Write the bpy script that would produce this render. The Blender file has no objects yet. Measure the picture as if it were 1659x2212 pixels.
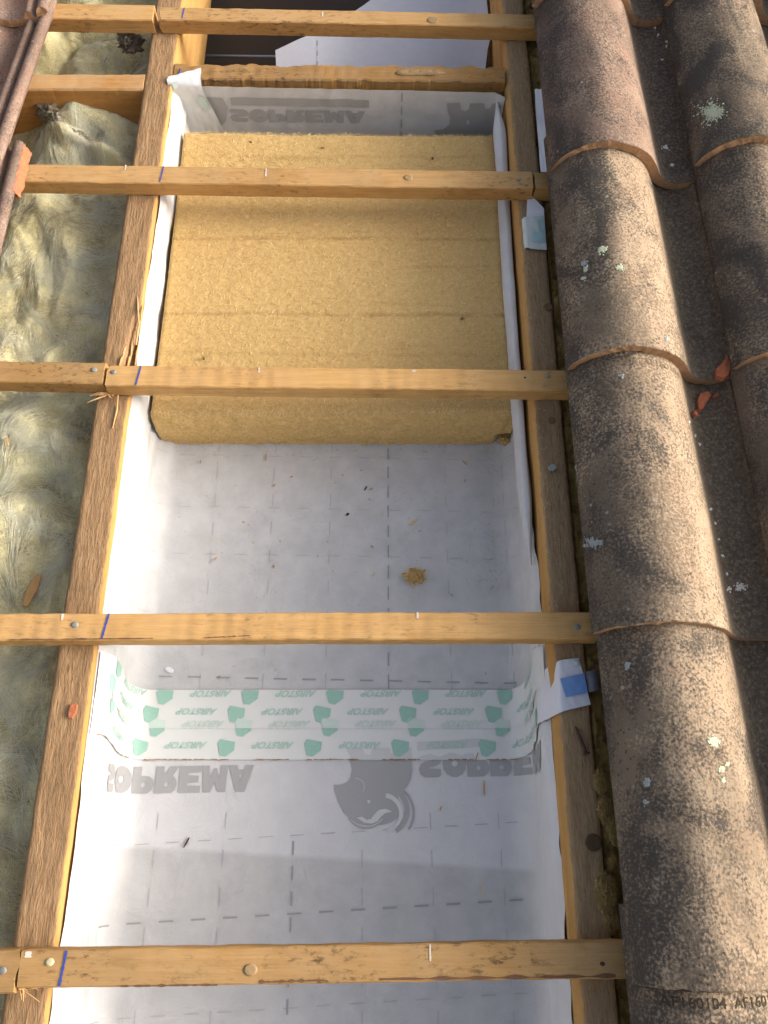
import bpy, bmesh, math, random
from mathutils import Vector, Matrix, noise
from mathutils.bvhtree import BVHTree
R = math.radians
random.seed(7)
scene = bpy.context.scene
COL = scene.collection

# ------------------------------------------------------------------ camera, sky, sun
# Everything is laid out in roof coordinates: x across the slope, y up the slope, z out of the roof,
# z = 0 on the rafter tops; ROOF then tips the whole roof to its pitch and lifts it above the ground.
PITCH = R(17)
ROOF = Matrix.Translation((0, 0, 3.4)) @ Matrix.Rotation(PITCH, 4, 'X')
CAM_H = 1.027; LOOK = R(67.5)          # eye above the rafters, angle between view axis and up-slope
cam_d = bpy.data.cameras.new('Camera'); cam = bpy.data.objects.new('Camera', cam_d); COL.objects.link(cam)
cam_d.sensor_fit = 'VERTICAL'; cam_d.sensor_height = 24.0; cam_d.lens = 24.0 * 1789.0 / 2212.0
cam_d.clip_start = 0.01; cam_d.clip_end = 500
S, C = math.sin(LOOK), math.cos(LOOK)
fwd = Vector((0, C, -S)); up = Vector((0, S, C)); rt = Vector((1, 0, 0))
cm = Matrix((rt, up, -fwd)).transposed().to_4x4(); cm.translation = (0, 0, CAM_H)
cam.matrix_world = ROOF @ cm
scene.camera = cam

SUN_EL, SUN_AZ = R(22), R(4)          # in roof coordinates: low from the right, a little from up-slope
sd = Vector((math.cos(SUN_EL) * math.cos(SUN_AZ), math.cos(SUN_EL) * math.sin(SUN_AZ), math.sin(SUN_EL)))
sw = (ROOF.to_3x3() @ sd).normalized()
sun_d = bpy.data.lights.new('Sun', 'SUN'); sun_d.energy = 1.5; sun_d.angle = R(24); sun_d.color = (1.0, 0.91, 0.79)
sun = bpy.data.objects.new('Sun', sun_d); COL.objects.link(sun)
sun.rotation_mode = 'QUATERNION'; sun.rotation_quaternion = sw.to_track_quat('Z', 'Y')
sun.location = (6, 2, 8)
world = bpy.data.worlds.new('World'); scene.world = world; world.use_nodes = True
wn = world.node_tree; bg = wn.nodes['Background']
sky = wn.nodes.new('ShaderNodeTexSky'); sky.sky_type = 'NISHITA'; sky.sun_disc = False
sky.sun_elevation = math.asin(sw.z); sky.sun_rotation = math.atan2(sw.x, sw.y)
sky.air_density = 0.7; sky.dust_density = 6.0; sky.ozone_density = 0.3
hz = wn.nodes.new('ShaderNodeHueSaturation'); hz.inputs['Saturation'].default_value = 0.62   # milky, hazy sky
wn.links.new(sky.outputs[0], hz.inputs['Color']); wn.links.new(hz.outputs[0], bg.inputs[0]); bg.inputs[1].default_value = 0.15
scene.view_settings.view_transform = 'Standard'; scene.view_settings.look = 'None'
scene.view_settings.exposure = 0.95; scene.view_settings.gamma = 1.0

# ------------------------------------------------------------------ helpers
F = 1789.0
def P(u, v, z=0.0):
    """point of the plane z seen at (u, v) of a 1659 x 2212 photograph"""
    a = (u - 829.5) / F; w = (1106.0 - v) / F
    t = (CAM_H - z) / (S - w * C)
    return Vector((a * t, t * (C + w * S), z))
def ray(u, v):
    a = (u - 829.5) / F; w = (1106.0 - v) / F
    return Vector((0, 0, CAM_H)), (fwd + rt * a + up * w).normalized()
def lerp(a, b, t): return a + (b - a) * t
def sm(a, b, x):
    t = max(0.0, min(1.0, (x - a) / (b - a))); return t * t * (3 - 2 * t)
def nz(x, y, z=0.0): return noise.noise(Vector((x, y, z)))
def fr(x, y, z=0.0, o=4): return noise.fractal(Vector((x, y, z)), 1.0, 2.0, o)
TOP = []
def tag(o, label=None, cat=None, group=None, kind=None):
    if label: o['label'] = label
    if cat: o['category'] = cat
    if group: o['group'] = group
    if kind: o['kind'] = kind
    return o
def thing(name, label, cat, loc, group=None):
    o = bpy.data.objects.new(name, None); COL.objects.link(o); o.empty_display_size = 0.05
    o.location = loc; TOP.append(o)
    return tag(o, label, cat, group)
def rootloc(o):
    while o.parent: o = o.parent
    return Vector(o.location)
class MB:
    def __init__(s): s.v = []; s.f = []; s.m = []
    def add(s, vs, fs, m=0):
        b = len(s.v); s.v += [Vector(p) for p in vs]
        for f in fs: s.f.append([b + i for i in f]); s.m.append(m)
    def grid(s, fn, nu, nv, m=0, flip=False):
        vs = [fn(i / (nu - 1), j / (nv - 1)) for j in range(nv) for i in range(nu)]
        fs = []
        for j in range(nv - 1):
            for i in range(nu - 1):
                q = [j * nu + i, j * nu + i + 1, (j + 1) * nu + i + 1, (j + 1) * nu + i]
                fs.append(q[::-1] if flip else q)
        s.add(vs, fs, m)
    def loops(s, rings, m=0, cap=None, capm=0):
        n = len(rings[0]); vs = [p for r in rings for p in r]; fs = []
        for k in range(len(rings) - 1):
            for i in range(n):
                j = (i + 1) % n
                fs.append([k * n + i, k * n + j, (k + 1) * n + j, (k + 1) * n + i])
        b = len(s.v); s.add(vs, fs, m)
        if cap is not None:
            s.f.append([b + i for i in range(n)][::-1]); s.m.append(capm)
            s.f.append([b + (len(rings) - 1) * n + i for i in range(n)]); s.m.append(capm)
    def tube(s, pts, rad, sides=5, m=0):
        rings = []
        for k, p in enumerate(pts):
            a = pts[max(0, k - 1)]; b = pts[min(len(pts) - 1, k + 1)]
            d = (Vector(b) - Vector(a)).normalized()
            q = d.cross(Vector((0.3, 0.2, 1))).normalized(); r2 = d.cross(q)
            rr = rad[k] if isinstance(rad, (list, tuple)) else rad
            rings.append([Vector(p) + (q * math.cos(2 * math.pi * i / sides) + r2 * math.sin(2 * math.pi * i / sides)) * rr for i in range(sides)])
        s.loops(rings, m, cap=1, capm=m)
    def slab(s, top, th, m=0, down=Vector((0, 0, -1))):
        """a closed sheet: polygon top, thickness th"""
        n = len(top); top = [Vector(p) for p in top]; bot = [p + down * th for p in top]
        s.add(top + bot, [list(range(n)), list(range(2 * n - 1, n - 1, -1))] + [[i, n + i, n + (i + 1) % n, (i + 1) % n] for i in range(n)], m)
    def build(s, name, mats, parent=None, loc=None, smooth=True, fix=True):
        me = bpy.data.meshes.new(name)
        off = rootloc(parent) if parent else (Vector(loc) if loc is not None else Vector((0, 0, 0)))
        me.from_pydata([v - off for v in s.v], [], s.f)
        if not isinstance(mats, (list, tuple)): mats = [mats]
        for m in mats: me.materials.append(m)
        for p, m in zip(me.polygons, s.m): p.material_index = m; p.use_smooth = smooth
        if fix:
            bm = bmesh.new(); bm.from_mesh(me); bmesh.ops.recalc_face_normals(bm, faces=bm.faces); bm.to_mesh(me); bm.free()
        me.update()
        o = bpy.data.objects.new(name, me); COL.objects.link(o)
        if parent: o.parent = parent
        else: o.location = off; TOP.append(o)
        return o
    def bvh(s): return BVHTree.FromPolygons(s.v, s.f)

# ------------------------------------------------------------------ materials
class G:
    def __init__(s, name, rough=0.8, spec=0.25):
        s.mat = bpy.data.materials.new(name); s.mat.use_nodes = True; s.nt = s.mat.node_tree
        s.b = s.nt.nodes['Principled BSDF']; s.b.inputs['Roughness'].default_value = rough
        s.b.inputs['Specular IOR Level'].default_value = spec
        s.tc = s.nt.nodes.new('ShaderNodeTexCoord'); s.obj = s.tc.outputs['Object']
        s.oi = s.nt.nodes.new('ShaderNodeObjectInfo'); s.rnd = s.oi.outputs['Random']
    def set(s, sock, v):
        if hasattr(v, 'is_output'): s.nt.links.new(v, sock)
        elif isinstance(v, (tuple, list)) and len(v) == 3 and sock.type == 'RGBA': sock.default_value = (*v, 1)
        else: sock.default_value = v
    def math(s, op, a, b=0.0, clamp=False):
        n = s.nt.nodes.new('ShaderNodeMath'); n.operation = op; n.use_clamp = clamp
        s.set(n.inputs[0], a); s.set(n.inputs[1], b); return n.outputs[0]
    def vadd(s, a, b):
        n = s.nt.nodes.new('ShaderNodeVectorMath'); n.operation = 'ADD'; s.set(n.inputs[0], a); s.set(n.inputs[1], b); return n.outputs[0]
    def map(s, scale=(1, 1, 1), rot=(0, 0, 0), loc=(0, 0, 0), vec=None, rand=True):
        v = vec or s.obj
        n = s.nt.nodes.new('ShaderNodeMapping'); s.nt.links.new(v, n.inputs[0])
        n.inputs['Scale'].default_value = scale; n.inputs['Rotation'].default_value = rot; n.inputs['Location'].default_value = loc
        if rand:
            c = s.nt.nodes.new('ShaderNodeCombineXYZ'); r = s.math('MULTIPLY', s.rnd, 37.0)
            s.nt.links.new(r, c.inputs[0]); s.nt.links.new(r, c.inputs[1]); s.nt.links.new(r, c.inputs[2])
            return s.vadd(n.outputs[0], c.outputs[0])
        return n.outputs[0]
    def noise(s, vec, scale, detail=4, rough=0.55, dist=0.0):
        n = s.nt.nodes.new('ShaderNodeTexNoise'); s.nt.links.new(vec, n.inputs['Vector'])
        n.inputs['Scale'].default_value = scale; n.inputs['Detail'].default_value = detail
        n.inputs['Roughness'].default_value = rough; n.inputs['Distortion'].default_value = dist; return n.outputs['Fac']
    def voro(s, vec, scale, feature='F1'):
        n = s.nt.nodes.new('ShaderNodeTexVoronoi'); n.feature = feature; s.nt.links.new(vec, n.inputs['Vector']); n.inputs['Scale'].default_value = scale
        return n.outputs['Distance']
    def wave(s, vec, scale, dist=0.0, axis='X', detail=2):
        n = s.nt.nodes.new('ShaderNodeTexWave'); n.bands_direction = axis; s.nt.links.new(vec, n.inputs['Vector'])
        n.inputs['Scale'].default_value = scale; n.inputs['Distortion'].default_value = dist; n.inputs['Detail'].default_value = detail; return n.outputs['Fac']
    def ramp(s, fac, stops):
        n = s.nt.nodes.new('ShaderNodeValToRGB'); s.set(n.inputs[0], fac); e = n.color_ramp.elements
        while len(e) < len(stops): e.new(0.5)
        for k, (p, c) in enumerate(stops):
            e[k].position = p; e[k].color = (*c, 1) if isinstance(c, (tuple, list)) else (c, c, c, 1)
        return n.outputs[0]
    def step(s, fac, a, b):
        n = s.nt.nodes.new('ShaderNodeMapRange'); n.clamp = True; s.set(n.inputs[0], fac)
        n.inputs[1].default_value = a; n.inputs[2].default_value = b; return n.outputs[0]
    def mix(s, fac, a, b, blend='MIX'):
        n = s.nt.nodes.new('ShaderNodeMix'); n.data_type = 'RGBA'; n.blend_type = blend
        s.set(n.inputs[0], fac); s.set(n.inputs[6], a); s.set(n.inputs[7], b); return n.outputs[2]
    def sep(s, vec=None):
        n = s.nt.nodes.new('ShaderNodeSeparateXYZ'); s.nt.links.new(vec or s.obj, n.inputs[0]); return n.outputs
    def color(s, c): s.set(s.b.inputs['Base Color'], c)
    def bump(s, h, strength=0.5, dist=0.001):
        n = s.nt.nodes.new('ShaderNodeBump'); n.inputs['Strength'].default_value = strength; n.inputs['Distance'].default_value = dist
        s.nt.links.new(h, n.inputs['Height']); s.nt.links.new(n.outputs[0], s.b.inputs['Normal'])

def plain(name, col, rough=0.8, var=0.15, scale=60, spec=0.25, bump=0.0):
    g = G(name, rough, spec); n = g.noise(g.map(), scale, 5, 0.65)
    g.color(g.mix(n, tuple(c * (1 - var) for c in col), tuple(min(1, c * (1 + var)) for c in col)))
    if bump: g.bump(n, bump, 0.002)
    return g.mat

def wood(name, c0, c1, dirt=(0.10, 0.065, 0.035), dirty=0.5, axis='X', saw=0.0, greyed=None, seams=0.0):
    g = G(name, 0.78, 0.2)
    if axis == 'X': st = (2.2, 60, 60); mid = (7, 45, 45)
    else: st = (60, 2.2, 60); mid = (45, 7, 45)
    grain = g.noise(g.map(st), 3.0, 6, 0.6, 0.4)
    fib = g.noise(g.map(tuple(k * 4 for k in st)), 3.0, 3, 0.6)
    broad = g.noise(g.map((9, 9, 9)), 1.0, 3)
    c = g.mix(g.step(grain, 0.30, 0.70), c0, c1)
    c = g.mix(g.math('MULTIPLY', g.step(broad, 0.45, 0.7), 0.45), c, tuple(0.72 * k for k in c0))
    c = g.mix(g.math('MULTIPLY', g.step(fib, 0.52, 0.70), 0.35), c, tuple(0.5 * k for k in c0))
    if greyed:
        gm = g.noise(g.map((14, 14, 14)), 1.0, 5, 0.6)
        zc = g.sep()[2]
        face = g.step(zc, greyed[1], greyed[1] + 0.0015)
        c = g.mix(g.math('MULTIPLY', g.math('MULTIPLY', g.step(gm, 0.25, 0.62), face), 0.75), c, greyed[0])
    sc = g.noise(g.map((70, 160, 160) if axis == 'X' else (160, 70, 160)), 1.0, 5, 0.7)
    pa = g.noise(g.map((8, 8, 8)), 1.0, 3)
    c = g.mix(g.math('MULTIPLY', g.math('MULTIPLY', g.step(sc, 0.53, 0.66), g.step(pa, 0.42, 0.62)), dirty), c, dirt)
    st2 = g.noise(g.map((16, 40, 40) if axis == 'X' else (40, 16, 40), loc=(9, 2, 4)), 1.0, 5, 0.65)
    c = g.mix(g.math('MULTIPLY', g.step(st2, 0.52, 0.72), 0.5 * dirty), c, tuple(0.55 * k for k in c0))
    h = g.math('ADD', g.math('MULTIPLY', fib, 0.6), g.math('MULTIPLY', grain, 0.5))
    if saw:
        wv = g.math('MULTIPLY', g.wave(g.map((1, 0.12, 0.12)), saw, 3.5), g.step(g.noise(g.map((9, 9, 9)), 1.0, 3), 0.35, 0.65))
        c = g.mix(g.math('MULTIPLY', wv, 0.10), c, tuple(0.62 * k for k in c0)); h = g.math('ADD', h, g.math('MULTIPLY', wv, 0.6))
    k = g.math('ADD', 0.84, g.math('MULTIPLY', g.rnd, 0.30)); cc = g.nt.nodes.new('ShaderNodeCombineXYZ')
    for i in range(3): g.nt.links.new(k, cc.inputs[i])
    c = g.mix(1.0, c, cc.outputs[0], 'MULTIPLY')
    g.color(c); g.bump(h, 0.6, 0.0016); return g.mat

def rafter_wood(name, top0, top1, inner0, inner1, edge, side):
    """rough sawn top, fresh orange inner face; edge = local x where the top meets the inner face"""
    g = G(name, 0.85, 0.15)
    rough = g.noise(g.map((330, 60, 90)), 1.0, 4, 0.65, 0.15)
    fib = g.noise(g.map((420, 90, 200)), 1.0, 3, 0.6)
    broad = g.noise(g.map((22, 6, 8)), 1.0, 4, 0.6)
    t = g.mix(g.step(rough, 0.33, 0.66), top0, top1)
    t = g.mix(g.math('MULTIPLY', g.step(broad, 0.5, 0.72), 0.55), t, tuple(0.6 * k for k in top0))
    t = g.mix(g.math('MULTIPLY', g.step(fib, 0.58, 0.70), 0.5), t, tuple(0.38 * k for k in top0))
    n = g.mix(g.step(g.noise(g.map((60, 2.0, 40)), 1.0, 5), 0.35, 0.65), inner0, inner1)
    x = g.sep()[0]; z = g.sep()[2]
    jag = g.math('MULTIPLY', g.math('SUBTRACT', g.noise(g.map((14, 38, 14)), 1.0, 4, 0.6), 0.5), 0.008)
    xe = g.math('ADD', x, jag)
    k = g.step(xe, edge - 0.0007, edge + 0.0007) if side > 0 else g.step(xe, edge + 0.0007, edge - 0.0007)
    n2 = g.mix(g.step(z, -0.012, -0.001), n, n)
    g.color(g.mix(k, t, n2)); g.bump(g.math('ADD', rough, g.math('MULTIPLY', fib, 0.4)), 0.9, 0.0022); return g.mat

def membrane(name, cen, band=None):
    g = G(name, 0.62, 0.3)
    m1 = g.noise(g.map((1, 1, 1), rand=False), 28, 5, 0.6); m2 = g.noise(g.map((1, 1, 1), rand=False), 7, 3)
    weave = g.noise(g.map((1, 1, 1), rand=False), 900, 2, 0.6)
    c = g.mix(g.step(m1, 0.3, 0.7), (0.465, 0.47, 0.48), (0.575, 0.58, 0.59))
    c = g.mix(g.math('MULTIPLY', g.step(m2, 0.4, 0.7), 0.4), c, (0.55, 0.545, 0.535))
    X, Y, Z = g.sep(g.vadd(g.obj, cen))
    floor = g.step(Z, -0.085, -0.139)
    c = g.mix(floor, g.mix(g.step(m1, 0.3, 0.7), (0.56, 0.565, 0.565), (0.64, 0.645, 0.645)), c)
    if band:   # the second sheet lying under this one shows through as a darker field
        k, c0, soft = band
        d = g.math('SUBTRACT', Y, g.math('ADD', g.math('MULTIPLY', X, k), c0))
        fld = g.math('MULTIPLY', g.step(d, soft, -soft), g.step(Z, -0.118, -0.139))
        c = g.mix(fld, g.mix(0.5, c, (0.70, 0.70, 0.72)), g.mix(1.0, c, (0.94, 0.93, 0.92), 'MULTIPLY'))
    c = g.mix(g.math('MULTIPLY', g.step(weave, 0.45, 0.68), 0.2), c, (0.45, 0.45, 0.47))
    g.color(c); g.bump(g.math('ADD', g.math('MULTIPLY', weave, 0.25), g.math('MULTIPLY', g.noise(g.map((1, 1, 1), rand=False), 18, 5, 0.6, 1.5), 1.6)), 0.35, 0.003)
    g.b.inputs['Sheen Weight'].default_value = 0.1
    return g.mat

def tile_mat(name, light, dark, warm, blotch=0.5, channel=1.0):
    g = G(name, 0.92, 0.12)
    X, Y, Z = g.sep()
    fine = g.noise(g.map(), 310, 2, 0.6); mid = g.noise(g.map(), 190, 4, 0.65)
    spots = g.voro(g.map(), 130)
    dens = g.noise(g.map((1, 0.6, 1)), 16, 5, 0.62, 0.4)
    blot = g.noise(g.map((1.0, 0.7, 1), (0, 0, 0.9)), 13, 6, 0.62, 0.8)
    c = g.mix(g.step(g.noise(g.map(), 22, 4), 0.35, 0.65), light, warm)
    # grime: heavier on the left flank and in the channel where water runs
    flank = g.step(X, 0.125, 0.005); chan = g.math('MULTIPLY', g.step(X, 0.157, 0.180), channel)
    load = g.math('ADD', g.math('ADD', g.math('MULTIPLY', flank, 0.15), g.math('MULTIPLY', chan, 0.34)), g.math('MULTIPLY', g.math('SUBTRACT', dens, 0.5), 0.62))
    sp = g.math('ADD', g.math('ADD', g.math('MULTIPLY', fine, 0.8), g.math('MULTIPLY', mid, 0.2)), load)
    k1 = g.step(sp, 0.465, 0.625)
    c = g.mix(g.math('MULTIPLY', k1, 0.60), c, dark)
    br = g.noise(g.map((1.3, 0.8, 1), (0, 0, 0.7)), 7, 5, 0.6, 0.6)
    c = g.mix(g.math('MULTIPLY', g.step(g.math('ADD', br, g.math('MULTIPLY', flank, 0.16)), 0.50, 0.72), 0.62), c, tuple(1.15 * k for k in dark))
    k2 = g.step(g.math('ADD', blot, g.math('ADD', g.math('MULTIPLY', flank, 0.09), g.math('MULTIPLY', fine, 0.5))), 0.81 - 0.1 * blotch, 0.98 - 0.1 * blotch)
    c = g.mix(g.math('MULTIPLY', k2, 0.8), c, (0.05, 0.047, 0.044))
    k3 = g.math('MULTIPLY', g.step(spots, 0.22, 0.12), g.step(dens, 0.40, 0.58))
    c = g.mix(g.math('MULTIPLY', k3, 0.8), c, (0.06, 0.048, 0.036))
    k4 = g.math('MULTIPLY', g.step(g.voro(g.map(loc=(3, 1, 5)), 55), 0.17, 0.10), g.step(g.noise(g.map(), 30, 2), 0.55, 0.65))
    c = g.mix(g.math('MULTIPLY', k4, 0.6), c, (0.42, 0.42, 0.38))
    c = g.mix(g.math('MULTIPLY', chan, 0.66), c, g.mix(g.step(mid, 0.40, 0.62), (0.060, 0.052, 0.042), g.mix(g.step(fine, 0.46, 0.64), (0.12, 0.10, 0.078), (0.30, 0.25, 0.19))), 'MIX')
    g.color(c); g.bump(g.math('ADD', g.math('MULTIPLY', fine, 0.4), mid), 0.7, 0.0022); return g.mat

def wool_mat(name, cols, scale=1.0):
    g = G(name, 0.95, 0.05)
    v = g.map((1, 1, 1))
    a = g.noise(v, 9 * scale, 6, 0.6, 1.6); b = g.noise(v, 26 * scale, 5, 0.6, 1.2); st = g.noise(g.map((40, 150, 60), (0, 0, 0.5)), 1.0, 5, 0.65, 2.0)
    c = g.ramp(a, [(0.28, cols[0]), (0.44, cols[1]), (0.56, cols[2]), (0.72, cols[3])])
    c = g.mix(g.math('MULTIPLY', g.step(b, 0.35, 0.7), 0.45), c, cols[2])
    c = g.mix(g.math('MULTIPLY', g.step(st, 0.5, 0.72), 0.45), c, cols[3])
    s2 = g.noise(g.map((70, 420, 90), (0, 0, 0.9)), 1.0, 4, 0.7, 2.5); s3 = g.noise(g.map((380, 60, 90), (0, 0, 0.3)), 1.0, 4, 0.7, 2.5)
    c = g.mix(g.math('MULTIPLY', g.step(s2, 0.50, 0.68), 0.55), c, cols[3]); c = g.mix(g.math('MULTIPLY', g.step(s3, 0.52, 0.70), 0.6), c, cols[0])
    sp = g.noise(v, 140, 2); c = g.mix(g.math('MULTIPLY', g.step(sp, 0.70, 0.76), 0.8), c, (0.03, 0.025, 0.015))
    g.color(c); g.b.inputs['Sheen Weight'].default_value = 0.08
    g.bump(g.math('ADD', b, g.math('ADD', g.math('MULTIPLY', s2, 0.6), g.math('MULTIPLY', s3, 0.6))), 0.5, 0.004)
    g.b.inputs['Subsurface Weight'].default_value = 0.5; g.b.inputs['Subsurface Radius'].default_value = (0.012, 0.011, 0.008); g.b.inputs['Subsurface Scale'].default_value = 1.0; return g.mat

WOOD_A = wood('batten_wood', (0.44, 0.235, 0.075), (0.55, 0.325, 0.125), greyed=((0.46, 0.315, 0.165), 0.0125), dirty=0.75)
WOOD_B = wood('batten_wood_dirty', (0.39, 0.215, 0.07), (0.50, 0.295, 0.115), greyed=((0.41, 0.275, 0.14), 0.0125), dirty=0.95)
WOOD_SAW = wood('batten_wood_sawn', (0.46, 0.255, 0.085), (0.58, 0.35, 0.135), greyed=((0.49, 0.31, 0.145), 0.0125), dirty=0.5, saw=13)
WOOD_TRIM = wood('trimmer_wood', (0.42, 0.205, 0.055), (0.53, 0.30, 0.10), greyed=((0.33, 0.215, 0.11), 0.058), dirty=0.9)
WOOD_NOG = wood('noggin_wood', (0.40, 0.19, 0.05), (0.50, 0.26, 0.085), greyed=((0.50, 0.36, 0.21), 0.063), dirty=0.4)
FRESH = plain('fresh_split_wood', (0.55, 0.34, 0.15), 0.8, 0.2, 200)
CHIP = plain('wood_chip_wood', (0.52, 0.30, 0.12), 0.8, 0.2, 120)
CHIP_PALE = plain('pale_chip_wood', (0.66, 0.48, 0.24), 0.8, 0.2, 120)
CHIP_DARK = plain('dark_bark', (0.07, 0.05, 0.035), 0.9, 0.2, 120)
RAF_L = rafter_wood('rafter_wood_brown', (0.28, 0.168, 0.083), (0.375, 0.238, 0.127), (0.45, 0.245, 0.075), (0.54, 0.32, 0.115), 0.0215, 1)
RAF_R = rafter_wood('rafter_wood_grey', (0.295, 0.195, 0.105), (0.385, 0.265, 0.15), (0.46, 0.25, 0.08), (0.54, 0.32, 0.12), -0.0155, -1)
BLUE = plain('blue_ink', (0.05, 0.075, 0.36), 0.6, 0.45, 400)
CHALK = plain('white_chalk', (0.68, 0.60, 0.50), 0.9, 0.2, 300)
STAIN = plain('dark_stain', (0.16, 0.085, 0.045), 0.9, 0.45, 250)
NAILM = plain('dull_zinc', (0.24, 0.25, 0.23), 0.5, 0.3, 300, 0.5)
NAILY = plain('pale_brass', (0.62, 0.56, 0.33), 0.4, 0.2, 300, 0.5)
RUST = plain('rusty_iron', (0.085, 0.04, 0.032), 0.8, 0.4, 400, 0.3, 0.4)
KNOT = plain('knot_wood', (0.10, 0.062, 0.034), 0.75, 0.35, 260, 0.2, 0.3)
KNOTB = plain('brown_knot_wood', (0.19, 0.12, 0.065), 0.75, 0.35, 260, 0.2, 0.3)
KNOTP = plain('pale_knot_wood', (0.36, 0.24, 0.12), 0.75, 0.35, 260, 0.2, 0.3)
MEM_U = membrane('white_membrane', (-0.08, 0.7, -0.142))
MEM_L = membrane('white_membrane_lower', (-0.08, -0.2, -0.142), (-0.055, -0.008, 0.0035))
PRINT = plain('grey_print', (0.37, 0.37, 0.378), 0.7, 0.12, 500)
PRINT_F = plain('faint_grey_print', (0.385, 0.38, 0.37), 0.7, 0.12, 500)
LINE_F = plain('faint_line_print', (0.40, 0.40, 0.41), 0.7, 0.2, 500)
LINE = plain('grey_line_print', (0.33, 0.33, 0.34), 0.7, 0.2, 500)
TAPE = plain('tape_white', (0.68, 0.695, 0.685), 0.5, 0.03, 30, 0.35)
TAPE_SH = plain('tape_showing_print', (0.57, 0.58, 0.58), 0.5, 0.05, 300, 0.35)
TAPE_OV = plain('tape_double', (0.85, 0.86, 0.85), 0.5, 0.03, 60, 0.35)
GREEN = plain('tape_green', (0.31, 0.52, 0.44), 0.55, 0.12, 300)
GREEN_T = plain('tape_green_letters', (0.42, 0.60, 0.53), 0.55, 0.12, 300)
GREEN_F = plain('tape_green_faint', (0.55, 0.66, 0.61), 0.55, 0.08, 300)
SOIL = plain('edge_dirt', (0.33, 0.22, 0.10), 0.9, 0.5, 250)
FLAPW = plain('fabric_white', (0.70, 0.71, 0.76), 0.7, 0.08, 500)
FLAPS = plain('fabric_grey', (0.53, 0.54, 0.595), 0.7, 0.1, 60)
FLAPG = plain('grey_film', (0.20, 0.21, 0.24), 0.35, 0.2, 80, 0.5)
BLUESQ = plain('blue_print', (0.17, 0.33, 0.66), 0.4, 0.2, 120, 0.4)
TAPEOLD = plain('old_tape', (0.62, 0.66, 0.62), 0.6, 0.2, 45, 0.3)
TAPETEAL = plain('old_tape_teal', (0.40, 0.58, 0.58), 0.6, 0.2, 60, 0.3)
TILE_A = tile_mat('clay_tan', (0.42, 0.325, 0.225), (0.092, 0.075, 0.057), (0.385, 0.28, 0.188))
TILE_B = tile_mat('clay_pink', (0.325, 0.235, 0.175), (0.088, 0.07, 0.057), (0.295, 0.195, 0.145), 0.3)
TILE_C = tile_mat('clay_dark', (0.355, 0.275, 0.19), (0.082, 0.069, 0.055), (0.295, 0.215, 0.15), 0.7)
TILE_L = tile_mat('clay_pink_edge', (0.36, 0.255, 0.20), (0.12, 0.095, 0.08), (0.33, 0.19, 0.14), 0.2, 0.25)
RIM = plain('broken_clay_edge', (0.43, 0.255, 0.14), 0.95, 0.4, 170, 0.1, 0.8)
REDCLAY = plain('red_clay', (0.46, 0.155, 0.08), 0.95, 0.45, 160, 0.1, 0.6)
STAMP = plain('stamp_shade', (0.06, 0.045, 0.028), 0.95, 0.3, 300)  # dark tone stands for the shadow of the embossed letters
STAMP_F = plain('stamp_shade_worn', (0.19, 0.15, 0.10), 0.95, 0.5, 200)
LICH = plain('lichen_pale', (0.52, 0.56, 0.40), 0.95, 0.2, 250, 0.05, 0.6)
LICHG = plain('lichen_grey', (0.33, 0.36, 0.35), 0.95, 0.25, 250, 0.05, 0.6)
LICHW = plain('dropping_white', (0.66, 0.64, 0.58), 0.95, 0.2, 250, 0.05, 0.6)
WOOL = wool_mat('glass_wool_green', [(0.16, 0.125, 0.055), (0.45, 0.39, 0.20), (0.67, 0.61, 0.34), (0.94, 0.89, 0.60)])
WOOLST = plain('glass_wool_strand', (0.88, 0.84, 0.62), 0.8, 0.3, 40)
WOOLD = plain('sooty_wool', (0.21, 0.18, 0.135), 0.95, 0.4, 60, 0.05, 0.8)
WOOLR = wool_mat('rock_wool_ochre', [(0.12, 0.075, 0.02), (0.20, 0.13, 0.04), (0.30, 0.20, 0.07), (0.44, 0.32, 0.13)], 3)
TUFTD = plain('ochre_strand', (0.42, 0.29, 0.11), 0.95, 0.3, 150)
TUFT = plain('fibre_fluff', (0.50, 0.31, 0.11), 0.95, 0.3, 150, 0.05, 0.8)
FIBRE = plain('wood_fibre_strand', (0.84, 0.63, 0.33), 0.85, 0.3, 20)
VOID = plain('dark_brown_boarding', (0.022, 0.015, 0.011), 0.6, 0.2, 20)
RAIL = plain('blue_grey_rail', (0.16, 0.19, 0.25), 0.4, 0.1, 20)
GROUND = plain('dry_soil', (0.20, 0.17, 0.11), 0.95, 0.4, 3)
SCRAP = plain('white_scrap', (0.74, 0.75, 0.79), 0.7, 0.03, 50)

g = G('wood_fibre_board', 0.95, 0.08)
va = g.map((1, 1, 1), rand=False)
n1 = g.noise(va, 150, 5, 0.7, 0.8); n2 = g.noise(va, 420, 3, 0.7, 0.5); n3 = g.noise(va, 8, 4)
ly = g.noise(g.map((5, 60, 60), rand=False), 1.0, 4, 0.6)
c = g.mix(g.step(n1, 0.3, 0.7), (0.50, 0.315, 0.115), (0.70, 0.485, 0.21))
c = g.mix(g.math('MULTIPLY', g.step(n2, 0.55, 0.68), 0.6), c, (0.33, 0.19, 0.06))
c = g.mix(g.math('MULTIPLY', g.step(n3, 0.4, 0.7), 0.35), c, (0.60, 0.42, 0.18))
c = g.mix(g.math('MULTIPLY', g.step(ly, 0.62, 0.72), 0.35), c, (0.30, 0.18, 0.06))
bX, bY, bZ = g.sep()
bw = g.math('MULTIPLY', g.math('SUBTRACT', g.noise(g.map((6, 3, 1), rand=False), 1.0, 5, 0.7), 0.5), 0.020)
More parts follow.
